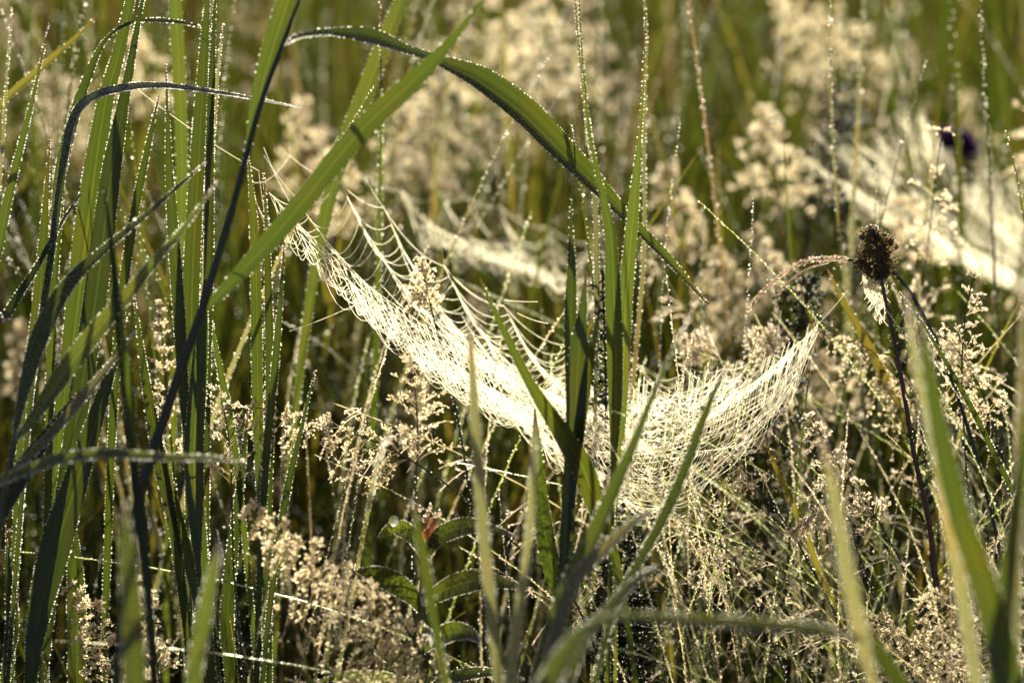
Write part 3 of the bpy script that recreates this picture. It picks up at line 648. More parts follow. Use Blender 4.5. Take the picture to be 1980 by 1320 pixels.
for label, pts, hf, d, L in [
    ('large fluffy blurred head behind the top of the arching leaf', [(990, 900), (950, 500), (915, 330), (880, 220), (840, 120)], 2, 0.45, 150),
    ('fluffy blurred head left of the arching leaf, under its crest', [(880, 900), (850, 560), (820, 380), (800, 270), (770, 190)], 2, 0.4, 120),
    ('pale blurred head high above the middle of the picture', [(1120, 700), (1090, 350), (1060, 220), (1020, 120), (970, 30)], 2, 0.5, 150),
    ('pale blurred head at the top, right of the crossing leaf tip', [(1180, 700), (1150, 330), (1120, 200), (1080, 90), (1040, -10)], 2, 0.55, 150),
    ('blurred head at the left tip of the right-hand web', [(1560, 800), (1530, 520), (1510, 400), (1490, 290), (1470, 200)], 2, 0.33, 110),
    ('bushy blurred head below the left tip of the right-hand web', [(1640, 1000), (1570, 740), (1530, 600), (1500, 520), (1460, 440)], 2, 0.28, 110),
    ('wide blurred head behind the spike that arches left', [(1560, 1000), (1500, 740), (1450, 640), (1410, 560), (1380, 480)], 2, 0.3, 110),
    ('towering blurred head at the top right', [(1760, 700), (1700, 330), (1670, 200), (1640, 90), (1590, 10)], 2, 0.6, 150),
    ('blurred head right of the towering one', [(1720, 600), (1660, 260), (1620, 140), (1570, 60), (1520, -10)], 2, 0.5, 110),
    ('blurred head behind the golden blade', [(1800, 1150), (1720, 930), (1650, 800), (1600, 720), (1550, 660)], 2, 0.2, 110),
    ('blurred head behind the centre blades, right of them', [(1420, 900), (1370, 640), (1340, 500), (1310, 400), (1290, 310)], 2, 0.35, 90),
    ('soft head between the diagonal leaf and the small far web', [(760, 900), (730, 560), (700, 440), (660, 350), (620, 290)], 2, 0.35, 90),
    ('soft head over the left part of the main web, partly behind it', [(560, 800), (600, 500), (600, 380), (595, 280), (580, 190)], 2, 0.4, 100),
    ('soft head behind the blades at the left top', [(330, 600), (300, 330), (290, 220), (275, 140), (260, 60)], 2, 0.45, 90),
    ('soft head at the upper left between two leaning blades', [(170, 700), (150, 420), (140, 300), (130, 220), (110, 140)], 2, 0.5, 100),
    ('small soft head by the left picture edge', [(90, 1100), (70, 860), (60, 760), (50, 690), (40, 620)], 2, 0.3, 60),
    ('soft head on the right below the large pale web', [(1820, 900), (1780, 620), (1770, 510), (1760, 430), (1740, 370)], 2, 0.25, 90),
    ('soft head behind the purple flower', [(1990, 700), (1930, 420), (1900, 330), (1880, 250), (1850, 170)], 2, 0.7, 90),
]:
    d = d * 1.3 + 0.05; L *= 1.0
    panicle_plant(label, pts, hf, (d, d), L, nodes=12, per=4, droop=0.8, spk=9, size=0.0017, drops=0.6, group=BG2, spread=1.1)

# --- the drooping spike that arches left behind the dark seed head
S = [(1985, 1420, 8), (1930, 1050, 8), (1850, 760, 8), (1780, 600, 8), (1735, 535, 7), (1690, 508, 6), (1640, 502, 6)]
pl = Plant('spike_grass', 'grass with a thin beaded spike arching left past the dark seed head', 'flowering grass', base_of(S, (0.02, 0.02)))
pl.stem(S, (0.02, 0.02), 'stem')
ax = catmull([P(1640, 502, 0.02), P(1590, 500, 0.02), P(1540, 512, 0.02), P(1495, 545, 0.02), P(1465, 575, 0.02), P(1446, 600, 0.02)], 60)
hb = MB(); t = tangents(ax)
for off in (-1, 1):
    c = along(ax, 0.0009) + np.array([0, 0, off * 0.0012]); tt = np.interp(np.linspace(0, 1, len(c)), np.linspace(0, 1, 60), t[:, 0]), np.interp(np.linspace(0, 1, len(c)), np.linspace(0, 1, 60), t[:, 2])
    blobs(hb, c + rng.normal(0, 0.0006, c.shape), rng.uniform(0.0005, 0.0008, len(c)), np.stack([tt[0], 0 * tt[0], tt[1] + off * 0.5], -1) + rng.normal(0, 0.3, (len(c), 3)), 2.6)
h = hb.build('spike', M['spike'], pl.o, pl.base)
ax2 = catmull([P(1600, 508, 0.02), P(1560, 520, 0.02), P(1530, 540, 0.02), P(1505, 570, 0.02)], 30)
hb = MB(); c = along(ax2, 0.0013); blobs(hb, c, 0.0008, np.tile([-1, 0, -0.7], (len(c), 1)), 2.4)
hb.build('spike', M['spike'], pl.o, pl.base)
db = MB(); edge_dew(db, (ax + np.array([0, 0, 0.0016]), ax - np.array([0, 0, 0.0016]), ax2), 0.0014, (0.0003, 0.0006))
tag(db.build('dew', M['dew'], h, pl.base), kind='stuff')

# --- plant with the dark seed head
S = [(1835, 1420, 10), (1812, 1150, 11), (1795, 1000, 11), (1768, 880, 10), (1748, 760, 9), (1728, 650, 8), (1708, 560, 7), (1696, 480, 6), (1692, 445, 4)]
pl = Plant('seed_head_plant', 'dark red-stemmed plant topped by a knobbly blackish seed head', 'wild plant', base_of(S, (0.0, 0.0)))
pl.stem(S, (0, 0), 'redstem', dew=0.35)
mb = MB(); c0 = P(1692, 488, 0.0)
n = 620
z = rng.uniform(-1, 1, n); a = rng.uniform(0, 2 * math.pi, n); rad = np.sqrt(np.clip(1 - np.abs(z) ** 3, 0, 1)) * rng.uniform(0.75, 1.08, n) * (1 + 0.3 * np.sin(a * 3 + z * 5) + 0.15 * np.sin(z * 11))
c = c0 + np.stack([np.cos(a) * rad * 0.0098 + 0.002 * np.sin(z * 5), np.sin(a) * rad * 0.0098, z * 0.0185], -1)
blobs(mb, c, rng.uniform(0.0011, 0.0021, n), rng.normal(0, 1, (n, 3)), 1.2)
c3 = P(1712, 505, 0.0); cc = c3 + rng.normal(0, 1, (160, 3)) * [0.0035, 0.0035, 0.006]
blobs(mb, cc, rng.uniform(0.0009, 0.0017, 160))
sh = mb.build('seed_head', M['seed'], pl.o, pl.base)
mb = MB(); k = rng.random(n) < 0.45
blobs(mb, c0 + (c[k] - c0) * 1.06 + np.array([0, 0, 0.0008]), rng.uniform(0.0002, 0.00045, k.sum()))
tag(mb.build('dew', M['dew'], sh, pl.base), kind='stuff')
for (u, v, s) in [(1745, 740, -1), (1755, 770, 1), (1750, 700, 1), (1772, 900, 1), (1780, 950, 1), (1790, 1010, -1), (1800, 1040, 1), (1728, 640, 1), (1738, 690, -1), (1768, 860, -1)]:
    for q in range(3):
        du = s * rng.uniform(14, 38); dv = -rng.uniform(5, 50)
        lm, p, e, wd = blade_mesh([(u, v, 3), (u + du * 0.5, v + dv * 0.7, 8), (u + du, v + dv, 2)], 0, rng.uniform(-0.01, 0.01), False, (0.2, 0.6), 0.2)
        lf = lm.build('leaf', M['green'], pl.o, pl.base)
        db = MB(); edge_dew(db, e, 0.003, (0.0003, 0.0005)); tag(db.build('dew', M['dew'], lf, pl.base), kind='stuff')

# --- purple flower far behind the right-hand web
S = [(1880, 900, 8), (1862, 560, 8), (1842, 400, 8), (1836, 320, 10)]
pl = Plant('thistle', 'blurred purple thistle-like flower behind the right-hand web', 'wild flower', base_of(S, (0.55, 0.55)))
pl.stem(S, (0.55, 0.55), 'dark')
mb = MB(); c0 = P(1836, 305, 0.55)
n = 260; dv = unit(rng.normal(0, 1, (n, 3)) * [1, 1, 1.2]); blobs(mb, c0 + dv * 0.0085, 0.0022, dv + [0, 0, 0.8], 1.8)
mb.build('bud', M['seed'], pl.o, pl.base)
mb = MB(); L = []
for i in range(200):
    d = unit(np.array([0.45, -0.1, 0.85]) + rng.normal(0, 0.42, 3)); f = np.linspace(0, 1, 4)[:, None]
    L.append(c0 + d * (0.006 + 0.019 * f))
tubes(mb, np.array(L), 0.0008); mb.build('petals', M['purple'], pl.o, pl.base)

# --- feathery green herb behind the webs at right and below
def feather_herb(label, pts, d, Lpx, mat='green', nodes=26, group='feathery green herbs'):
    S = [(u, v, 6) for u, v in pts]
    pl = Plant('feathery_herb', label, 'wild plant', base_of(S, (d, d)), group)
    p = pl.stem(S, (d, d), 'stem', dew=0.3)
    mb = MB(); db = MB(); L = []
    k0 = int(len(p) * 0.25); sc = PXM * (DIST + d)
    for i in range(nodes):
        q = p[k0 + int((len(p) - k0 - 1) * i / nodes)]
        for b in range(5):
            a = rng.uniform(0, 2 * math.pi); dd = unit(np.array([math.cos(a), math.sin(a), rng.uniform(0.1, 1.0)])); l = Lpx * sc * rng.uniform(0.5, 1.0)
            f = np.linspace(0, 1, 5)[:, None]; ln = q + dd * l * f - np.array([0, 0, 0.3]) * l * f ** 2
            L.append(ln)
            for m_ in range(10):
                g = rng.uniform(0.15, 1); c = q + dd * l * g - np.array([0, 0, 0.3]) * l * g * g
                e = unit(rng.normal(0, 1, 3) + dd) * l * 0.22
                L.append(c + e * f)
    L = np.array(L); tubes(mb, L, 0.00055)
    mb.build('leaflets', M[mat], pl.o, pl.base)['kind'] = 'stuff'
    tips = L[:, -1][rng.random(len(L)) < 0.35]
    blobs(db, tips, rng.uniform(0.0003, 0.0008, len(tips)))
    tag(db.build('dew', M['dew'], pl.o, pl.base), kind='stuff')
feather_herb('feathery green herb rising behind the arching spike', [(1480, 1100), (1500, 800), (1540, 640), (1580, 520)], 0.15, 75, 'bright')
feather_herb('feathery green herb standing low under the web foot', [(1240, 1420), (1235, 1300), (1220, 1150), (1215, 1020)], 0.08, 80, 'green', 30)
feather_herb('dark feathery herb at the bottom beside the bottom arch', [(1190, 1500), (1195, 1350), (1190, 1240), (1180, 1150)], 0.04, 75, 'green', 30)
feather_herb('feathery herb seen between the centre blades', [(1170, 1000), (1172, 800), (1170, 650), (1165, 520)], 0.05, 40, 'dark', 26)
feather_herb('pale feathery herb behind the left tip of the right-hand web', [(1640, 700), (1630, 400), (1625, 280), (1615, 150)], 0.5, 60, 'bright')
feather_herb('feathery herb lost in blur at the top behind the pale web', [(1540, 600), (1560, 420), (1600, 300), (1660, 200)], 0.6, 60, 'bright')

# ---------------------------------------------------------------- webs
def resample_closed(pts, K):
    pts = np.asarray(pts, float); q = np.vstack([pts, pts[:1]])
    s = np.concatenate([[0], np.cumsum(np.linalg.norm(np.diff(q, axis=0), axis=1))])
    x = np.linspace(0, s[-1], K, endpoint=False) + rng.uniform(-0.3, 0.3, K) * s[-1] / K
    return np.stack([np.interp(x % s[-1], s, q[:, i]) for i in range(3)], -1)

def web(label, hub, anchors, K=36, turns=45, r=0.00028, sag=0.22, rsag=0.04, group=None, guys=(), hang=(), layers=1, keep=0.97, name='spider_web', chord=False, off2=np.array([0.01, 0, -0.006]), longs=(), l2=0.6, gap=0.0030, rsags=None):
    H = P(*hub); A = np.array([P(*a) for a in anchors])
    root = empty(name, H); tag(root, label, 'spider web', group)
    rad = MB(); spi = MB(); frm = MB()
    dn = np.array([0, 0, -1.0])
    for ly in range(layers):
        B = resample_closed(A, K) if not chord or ly else A
        if len(B) != K: K2 = len(B)
        else: K2 = K
        Hh = H + (off2 + rng.normal(0, 0.004, 3) if ly else 0)
        if ly and len(B) > 20: B = B + rng.normal(0, 0.004, B.shape)
        Ls = np.linalg.norm(B - Hh, axis=1)
        rs = rsag * Ls * rng.uniform(0.6, 1.4, K2)
        if rsags is not None: rs = (np.asarray(rsags) if not ly else np.full(K2, 0.07)) * Ls
        def rp(k, t): return Hh + (B[k] - Hh) * t + dn * rs[k] * (6.75 * t * t * (1 - t) if rsags is not None else 4 * t * (1 - t))
        tt = np.linspace(0, 1, 14)
        tubes(rad, np.array([[rp(k, t * (1 if not ly else 0.72)) for t in tt] for k in range(K2)]), r * 0.9)
        segs = []
        f = np.linspace(0, 1, 8)
        T = turns if not ly else int(turns * l2)
        tmax = 1.0 if not ly else 0.72
        for j in range(T):
            for k in range(K2):
                k2 = (k + 1) % K2
                if rng.random() > min(keep, 0.5 * (Ls[k] + Ls[k2]) * 0.94 / T / gap): continue
                t0 = 0.06 + 0.94 * ((j + k / K2) / T) ** 0.85 * 0.99; t1 = 0.06 + 0.94 * ((j + (k + 1) / K2) / T) ** 0.85 * 0.99 if k2 else 0.06 + 0.94 * ((j + 1) / T) ** 0.85 * 0.99
                if k2 == 0: t1 = min(t1, 0.999)
                t0 += rng.normal(0, 0.0025); t1 += rng.normal(0, 0.0025)
                if ly: t0 *= tmax; t1 *= tmax
                a = rp(k, min(t0, 1)); b = rp(k2, min(t1, 1)); l = np.linalg.norm(b - a)
                s = sag * l * rng.uniform(0.6, 1.5)
                segs.append(a + (b - a) * f[:, None] + dn * (s * 4 * f * (1 - f))[:, None])
        tubes(spi, np.array(segs), rng.uniform(0.8, 1.15, len(segs)) * r)
        if not ly:
            L = []
            f = np.linspace(0, 1, 14)
            for k in range(K2):
                a, b = B[k], B[(k + 1) % K2]; l = np.linalg.norm(b - a)
                L.append(a + (b - a) * f[:, None] + dn * (0.12 * l * 4 * f * (1 - f))[:, None])
            tubes(frm, np.array(L), r)
    L = []
    f = np.linspace(0, 1, 14)
    for a, b, s in guys:
        a = P(*a); b = P(*b); l = np.linalg.norm(b - a)
        L.append(a + (b - a) * f[:, None] + dn * (s * l * 4 * f * (1 - f))[:, None])
    if L: tubes(frm, np.array(L), r * 0.8)
    if len(longs): tubes(rad, np.array(longs), r)
    for nm, mb in (('radial_threads', rad), ('spiral_threads', spi), ('frame_threads', frm)):
        tag(mb.build(nm, M['silk'], root, H), kind='stuff')
    if len(hang):
        hb = MB(); tubes(hb, np.array(hang), r * 0.95); tag(hb.build('hanging_threads', M['silk'], root, H), kind='stuff')
    return root

# main web: rear edge then front edge; each listed point is where a radial thread is tied off
rear = [(520, 372, 0.05), (580, 398, 0.06), (656, 350, 0.10), (742, 402, 0.11), (858, 514, 0.12), (975, 592, 0.12), (1095, 668, 0.12), (1210, 738, 0.12), (1275, 735, 0.12), (1335, 712, 0.12), (1400, 712, 0.11), (1450, 700, 0.10), (1500, 678, 0.09), (1545, 660, 0.07), (1582, 626, 0.05)]
front = [(1566, 690, 0.03), (1520, 775, 0.01), (1455, 850, -0.02), (1375, 925, -0.03), (1290, 976, -0.06), (1205, 968, -0.06), (1135, 920, -0.06), (1060, 848, -0.05), (970, 768, -0.05), (880, 704, -0.04), (770, 634, -0.03), (672, 540, -0.01), (580, 452, 0.02)]
longs = []
for i in range(15):
    q = (i + rng.uniform(-0.4, 0.4)) / 15; jx = rng.uniform(-8, 8)
    L_ = [(1085 + 70 * q, 868 - 95 * q), (1165 + 20 * q + jx, 945 - 120 * q), (1262 + jx, 980 - 175 * q), (1345, 950 - 160 * q), (1425, 878 - 110 * q + jx), (1500, 795 - 60 * q), (1548 + jx * 0.5, 718 - 40 * q), (1583 - 30 * rng.random(), 628 + 24 * rng.random())]
    dd = np.interp(q, [0, 1], [-0.055, 0.05])
    longs.append(catmull([P(u, v, dd + 0.04 * k / 7) for k, (u, v) in enumerate(L_)], 34))
for i in range(16):   # long sagging arcs between the upper right tie points
    a_ = rng.uniform(1215, 1330); b_ = a_ + rng.uniform(90, 190); v_ = rng.uniform(725, 820); f = np.linspace(0, 1, 34); dd = rng.uniform(0, 0.09); sg = rng.uniform(25, 55)
    longs.append(np.array([P(a_ + (b_ - a_) * x, v_ - 14 * x + sg * 4 * x * (1 - x), dd) for x in f]))
hang = []
for i in range(60):
    u = rng.uniform(1225, 1565); v0 = np.interp(u, [1225, 1400, 1500, 1565], [745, 715, 685, 655]) + rng.uniform(-15, 25)
    L_ = rng.uniform(40, 130); sl_ = np.interp(u, [1225, 1565], [-6, -34]) * L_ / 90
    dd = rng.uniform(0.0, 0.1)
    f = np.linspace(0, 1, 6)
    hang.append([P(u + sl_ * x + 4 * x * x, v0 + L_ * x, dd) for x in f])
for i in range(75):   # loose loops along the lower left fringe
    t = rng.random(); u = 560 + 560 * t; v = np.interp(u, [560, 680, 820, 920, 1010, 1120], [450, 572, 690, 738, 805, 880]) - 6
    f = np.linspace(0, 1, 6); wd_ = rng.uniform(14, 34); h_ = rng.uniform(12, 30); dd = rng.uniform(-0.05, 0.0)
    hang.append([P(u + wd_ * x - 10, v + 0.6 * wd_ * x + h_ * 4 * x * (1 - x), dd) for x in f])
guys = [((500, 330, 0.06), (335, 225, 0.04), 0.02), ((335, 225, 0.04), (250, 160, 0.03), 0.01), ((1580, 628, 0.06), (1570, 600, 0.06), 0),
        ((560, 390, 0.07), (510, 285, 0.06), 0.05), ((655, 348, 0.1), (560, 300, 0.1), 0.1), ((560, 300, 0.1), (480, 350, 0.08), 0.2), ((480, 340, 0.08), (545, 480, 0.03), 0.12),
        ((560, 450, 0.02), (500, 400, 0.03), 0.3), ((975, 580, 0.02), (1040, 583, 0.02), 0.02), ((1000, 605, 0.05), (1060, 625, 0.05), 0.05), ((858, 512, 0.12), (975, 590, 0.12), 0.15),
        ((560, 430, 0.05), (655, 348, 0.1), 0.1), ((500, 330, 0.06), (520, 450, 0.04), 0.1), ((510, 300, 0.06), (590, 400, 0.04), 0.05),
        ((1340, 960, -0.03), (1380, 1050, -0.03), 0.02), ((1440, 860, 0), (1445, 950, 0), 0.01), ((1165, 945, -0.06), (1100, 1010, -0.05), 0.05), ((742, 402, 0.11), (706, 345, 0.12), 0.02), ((858, 514, 0.12), (850, 440, 0.16), 0.0), ((1582, 626, 0.05), (1640, 560, 0.06), 0.02), ((705, 580, -0.02), (560, 640, 0.0), 0.02), ((895, 712, -0.04), (905, 780, -0.04), 0.0), ((1400, 712, 0.11), (1370, 640, 0.1), 0.0), ((1500, 678, 0.09), (1510, 600, 0.1), 0.0)]
web('large dew-white sheet web sagging across the middle between the centre blades and panicles', (1270, 880, 0.03), rear + front, K=28, turns=44, r=0.00020, sag=0.32, gap=0.0034, rsag=0.03, guys=guys, hang=hang, longs=longs, layers=2, chord=True, l2=0.42, rsags=[0.06, 0.09, 0.14, 0.15, 0.13, 0.11, 0.08, 0.03] + [0.03] * 7 + [0.03] * 7 + [0.035, 0.04, 0.045, 0.05, 0.055, 0.06], off2=np.array([-0.085, 0.0, 0.024]))

# right-hand web, out of focus
w2 = [(1545, 300, 0.42), (1575, 235, 0.45), (1650, 262, 0.5), (1700, 250, 0.52), (1760, 190, 0.55), (1790, 290, 0.55), (1850, 330, 0.58), (1930, 335, 0.6), (2060, 330, 0.62), (2250, 420, 0.6), (2300, 600, 0.5), (2250, 760, 0.42), (2130, 730, 0.38), (2040, 620, 0.36), (1975, 545, 0.34), (1880, 468, 0.34), (1790, 420, 0.34), (1700, 378, 0.36), (1620, 345, 0.38)]
h2 = []
for i in range(70):
    u = rng.uniform(1690, 2100); v0 = np.interp(u, [1690, 1765, 1850, 2100], [260, 190, 320, 330]) + rng.uniform(-10, 40)
    f = np.linspace(0, 1, 6); L_ = rng.uniform(60, 150); h2.append([P(u + 25 * x, v0 + L_ * x, 0.5) for x in f])
web('pale blurred sheet web running off the right picture edge', (2130, 610, 0.42), w2, K=34, turns=46, r=0.00026, sag=0.34, rsag=0.05, layers=2, gap=0.0062, hang=h2, guys=[((1760, 190, 0.55), (1775, 110, 0.55), 0), ((1700, 250, 0.52), (1735, 60, 0.52), 0.0)])
# small far web in the middle
w3 = [(775, 368, 0.36), (850, 372, 0.42), (905, 382, 0.44), (965, 398, 0.45), (1060, 440, 0.45), (1150, 470, 0.45), (1220, 520, 0.42), (1190, 590, 0.35), (1110, 560, 0.32), (1040, 525, 0.32), (985, 470, 0.33), (930, 465, 0.34), (880, 455, 0.34), (830, 430, 0.34)]
web('small faint blurred web between the arching leaf and the main web', (1080, 545, 0.38), w3, K=14, chord=True, turns=20, gap=0.007, r=0.0002, sag=0.42, rsags=[0.1, 0.14, 0.14, 0.14, 0.12, 0.08, 0.05] + [0.03] * 7, rsag=0.05, guys=[((775, 368, 0.36), (700, 340, 0.36), 0.1)])
# tatter below the seed head
mb = MB(); L = []
f = np.linspace(0, 1, 6)
for i in range(170):
    u = rng.uniform(1668, 1712); v = 535 + abs(rng.normal(0, 1)) * 38; v = min(v, 660)
    cu = np.interp(v, [535, 600, 660], [1690, 1700, 1708]); u = cu + (u - 1690) * np.interp(v, [535, 660], [1.0, 0.35])
    a = rng.uniform(0, 6.28); l = rng.uniform(6, 28)
    L.append([P(u + math.cos(a) * l * (x - .5) * 0.7, v + l * (x - .5) + 10 * x * (1 - x), 0.0 + rng.uniform(-0.001, 0.001)) for x in f])
tubes(mb, np.array(L), 0.00022)
c = np.array([l[3] for l in L]); blobs(mb, c, rng.uniform(0.0002, 0.0005, len(c)))
o = mb.build('spider_web', M['silk'], origin=P(1692, 540, 0)); tag(o, 'torn clump of old web hanging under the dark seed head', 'spider web')

# ---------------------------------------------------------------- the meadow: prototypes and copies
def proto_path(h, lean, curve, n=14):
    t = np.linspace(0, 1, n)
    return np.stack([lean * h * t + curve * h * t ** 2.4, 0.02 * h * np.sin(t * 3), h * t - 0.35 * abs(curve) * h * t ** 3], -1)

HID = empty('proto_holder', (0, 0, 0)); bpy.data.objects.remove(HID)
blade_protos = []
for i, (h, lean, cur, wmm, mat, dd) in enumerate([
        (0.78, 0.05, 0.10, 5, 'green', 1), (0.85, -0.05, 0.15, 4, 'pale', 1), (0.70, 0.02, 0.30, 6, 'green', 0.5), (0.82, 0.10, 0.02, 3, 'stem', 1),
        (0.75, -0.10, 0.20, 5, 'yellow', 0.3), (0.88, 0.0, 0.06, 3, 'straw', 0.8), (0.66, 0.15, 0.45, 5, 'bright', 0.5), (0.80, -0.02, -0.1, 7, 'dark', 0.6), (0.74, 0.05, 0.5, 4, 'pale', 1), (0.72, 0.0, 0.05, 5, 'yellow', 0.3)]):
    mb = MB(); p = proto_path(h, lean, cur, 18)
    wd = wmm / 1000 * np.clip(np.sin(np.linspace(0.5, 3.1, 18)) * 1.1, 0.08, 1)
    tw = np.linspace(0, 1.2, 18); side = np.stack([np.cos(tw), np.sin(tw), 0 * tw], -1)
    e = ribbon(mb, p, wd, unit(side), 0.35)
    db = MB()
    for q in e:
        c = along(q[4:], 0.0034 / dd); c = c[rng.random(len(c)) < 0.8]; r_ = 0.00035 + 0.00055 * rng.random(len(c)) ** 1.6; c += rng.normal(0, 0.0004, c.shape); r_[rng.random(len(c)) < 0.06] *= 1.9
        blobs(db, c, r_)
    blade_protos.append((mb.mesh('grass_blade', [M[mat]]), db.mesh('dew', [M['dew']])))

pan_protos = []
for i in range(9):
    h = rng.uniform(0.72, 0.9); p = proto_path(h, rng.uniform(-0.05, 0.08), rng.uniform(0.05, 0.4), 40)
    sb = MB(); tube(sb, p, np.linspace(0.0012, 0.0005, 40), 3)
    c = along(p[8:26], 0.004); blobs(sb, c, rng.uniform(0.0005, 0.001, len(c)), mat=1)
    hb, bb, db = MB(), MB(), MB()
    panicle_geo(hb, hb, db, p[26:], rng.uniform(0.045, 0.07), 10, 4, rng.uniform(0.4, 1.1), 8, 0.0014, 1.0, 0.8)
    pan_protos.append((sb.mesh('stem', [M['stem'], M['dew']]), hb.mesh('panicle', [M['husk'] if i % 3 else M['husk_pink']]), db.mesh('dew', [M['dew']])))

def place_px(u, d):
    """ground point under picture column u at depth d"""
    p = P(u, 660, d); return np.array([p[0], p[1], -0.01])

PLACES = ['at the left picture edge', 'behind the folded young reed', 'behind the slim upright reed stem', 'behind the soft bright blade', 'behind the diagonal reed stem',
          'behind the left corner of the web', 'behind the broad diagonal leaf', 'left of the small far web', 'above the opposite-leaved plant', 'behind the middle of the main web',
          'under the arching leaf', 'behind the centre blades', 'right of the centre blades', 'above the low point of the web', 'behind the right half of the web',
          'above the right tip of the web', 'left of the dark seed head', 'behind the dark seed head', 'behind the sweeping right leaf', 'below the pale right-hand web', 'at the right picture edge']
USED = {}
def zone(u, d):
    h = PLACES[int(np.clip((u - 0) / 97, 0, 20))]
    return h, ('near' if d < 0.35 else 'farther back' if d < 0.7 else 'far back' if d < 1.1 else 'farthest back')
def unique(base, extra):
    """lean and height only where two would read alike"""
    for e in [''] + extra:
        l = (e + ' ' + base).strip()
        if l not in USED:
            USED[l] = 1
            return l
    return l

def copy_blade(i, loc, rz, tilt, sc, label, group):
    a, b = blade_protos[i]
    o = bpy.data.objects.new('thin_grass', a); COL.objects.link(o)
    o.location = loc; o.rotation_euler = (tilt[0], tilt[1], rz); o.scale = (sc, sc, sc)
    tag(o, label, 'grass blade', group)
    d = bpy.data.objects.new('dew', b); COL.objects.link(d); d.parent = o; d['kind'] = 'stuff'
    return o
def copy_pan(i, loc, rz, tilt, sc, label, group):
    s, h, w_ = pan_protos[i]
    o = empty('flowering_grass', loc); o.rotation_euler = (tilt[0], tilt[1], rz); o.scale = (sc, sc, sc)
    tag(o, label, 'flowering grass', group)
    a = bpy.data.objects.new('stem', s); COL.objects.link(a); a.parent = o
    b = bpy.data.objects.new('panicle', h); COL.objects.link(b); b.parent = o
    d = bpy.data.objects.new('dew', w_); COL.objects.link(d); d.parent = b; d['kind'] = 'stuff'
    return o
COLN = ['green', 'pale', 'green', 'thin green', 'yellowing', 'straw-coloured', 'bright green', 'dark green', 'pale', 'olive']

for i in range(240):
    u = rng.uniform(-150, 2150); d = 0.12 + 1.3 * rng.random() ** 1.3
    k = int(rng.integers(0, 10)); h, dz = zone(u, d)
    if d < 0.3 and 650 < u < 1250: d += 0.3
    right = u > 1250
    copy_blade(k, place_px(u, d), rng.uniform(0, 6.28), (rng.normal(0, 0.12), rng.normal(-0.16 if right else 0.0, 0.19)), rng.uniform(0.75, 1.1),
               unique(f'{COLN[k]} blade {dz}, {h}', ['tall', 'leaning', 'bent', 'short', 'upright', 'blurred']), 'loose blades of the meadow behind')
for i in range(16):
    u = rng.uniform(-150, 2150); d = 0.22 + 1.4 * rng.random() ** 1.2
    h, dz = zone(u, d); k = int(rng.integers(0, 9))
    if 680 < u < 1300 and d < 0.8 and rng.random() < 0.6: d += 0.7
    right = u > 1250
    copy_pan(k, place_px(u, d), rng.uniform(0, 6.28), (rng.normal(0, 0.06), rng.normal(-0.10 if right else 0.0, 0.08)), rng.uniform(0.7, 1.05),
             unique(f'{"pinkish" if k % 3 == 0 else "beige"} flowering grass {dz}, {h}', ['tall', 'leaning', 'bushy', 'sparse', 'blurred']), 'flowering grasses of the meadow behind')
# fine dewy stems and airy sprays, sharp, criss-crossing low at the centre and right
stem_protos = []
for i in range(8):
    mb = MB(); h = 0.5; p = proto_path(h, rng.uniform(-0.1, 0.15), [0.1, 0.25, 0.5, 0.8, 0.15, 0.6, 0.35, 1.0][i], 22)
    p[:, 1] += 0.02 * np.sin(np.linspace(0, 5, 22) + i)
    tube(mb, p, np.linspace(0.0009, 0.0003, 22), 4)
    if i % 2: 
        q = p[10] + np.linspace(0, 1, 10)[:, None] * np.array([rng.uniform(-0.08, 0.08), 0.02, 0.12]); q[:, 2] -= np.linspace(0, 1, 10) ** 2 * 0.06
        ribbon(mb, q, np.linspace(0.003, 0.0004, 10), np.tile([0.9, 0.4, 0], (10, 1)), 0.3)
    db = MB(); stem_dew(db, p[5:], 0.0008, 0.75, (0.0003, 0.0009))
    stem_protos.append((mb.mesh('grass_stem', [M[['wiregreen', 'wire', 'wire', 'wiregreen', 'wire', 'wiregreen', 'wire', 'wiregreen'][i]]]), db.mesh('dew', [M['dew']])))
SC = ['fresh green', 'yellowish', 'straw-coloured', 'green', 'pale', 'bright green', 'golden', 'yellow-green']
spray_protos = []
for i in range(6):
    p = proto_path(0.5, rng.uniform(-0.05, 0.1), rng.uniform(0.3, 0.9), 34)
    sb = MB(); tube(sb, p, np.linspace(0.0010, 0.0004, 34), 4); stem_dew(sb, p[6:22], 0.0008, 0.6, (0.0003, 0.0008))
    hb, db = MB(), MB()
    panicle_geo(hb, hb, db, p[21:], rng.uniform(0.03, 0.05), 9, 3, rng.uniform(0.5, 1.3), 7, 0.00095, 0.9, 0.9)
    spray_protos.append((sb.mesh('stem', [M['wire']]), hb.mesh('panicle', [M['husk_pink'] if i % 2 else M['husk']]), db.mesh('dew', [M['dew']])))
def low_place(i):
    u = rng.uniform(1160, 2050) if i % 9 else rng.uniform(520, 1100)
    d = rng.uniform(-0.1, 0.22)
    if u < 1010: d = rng.uniform(0.04, 0.3)
    return u, d
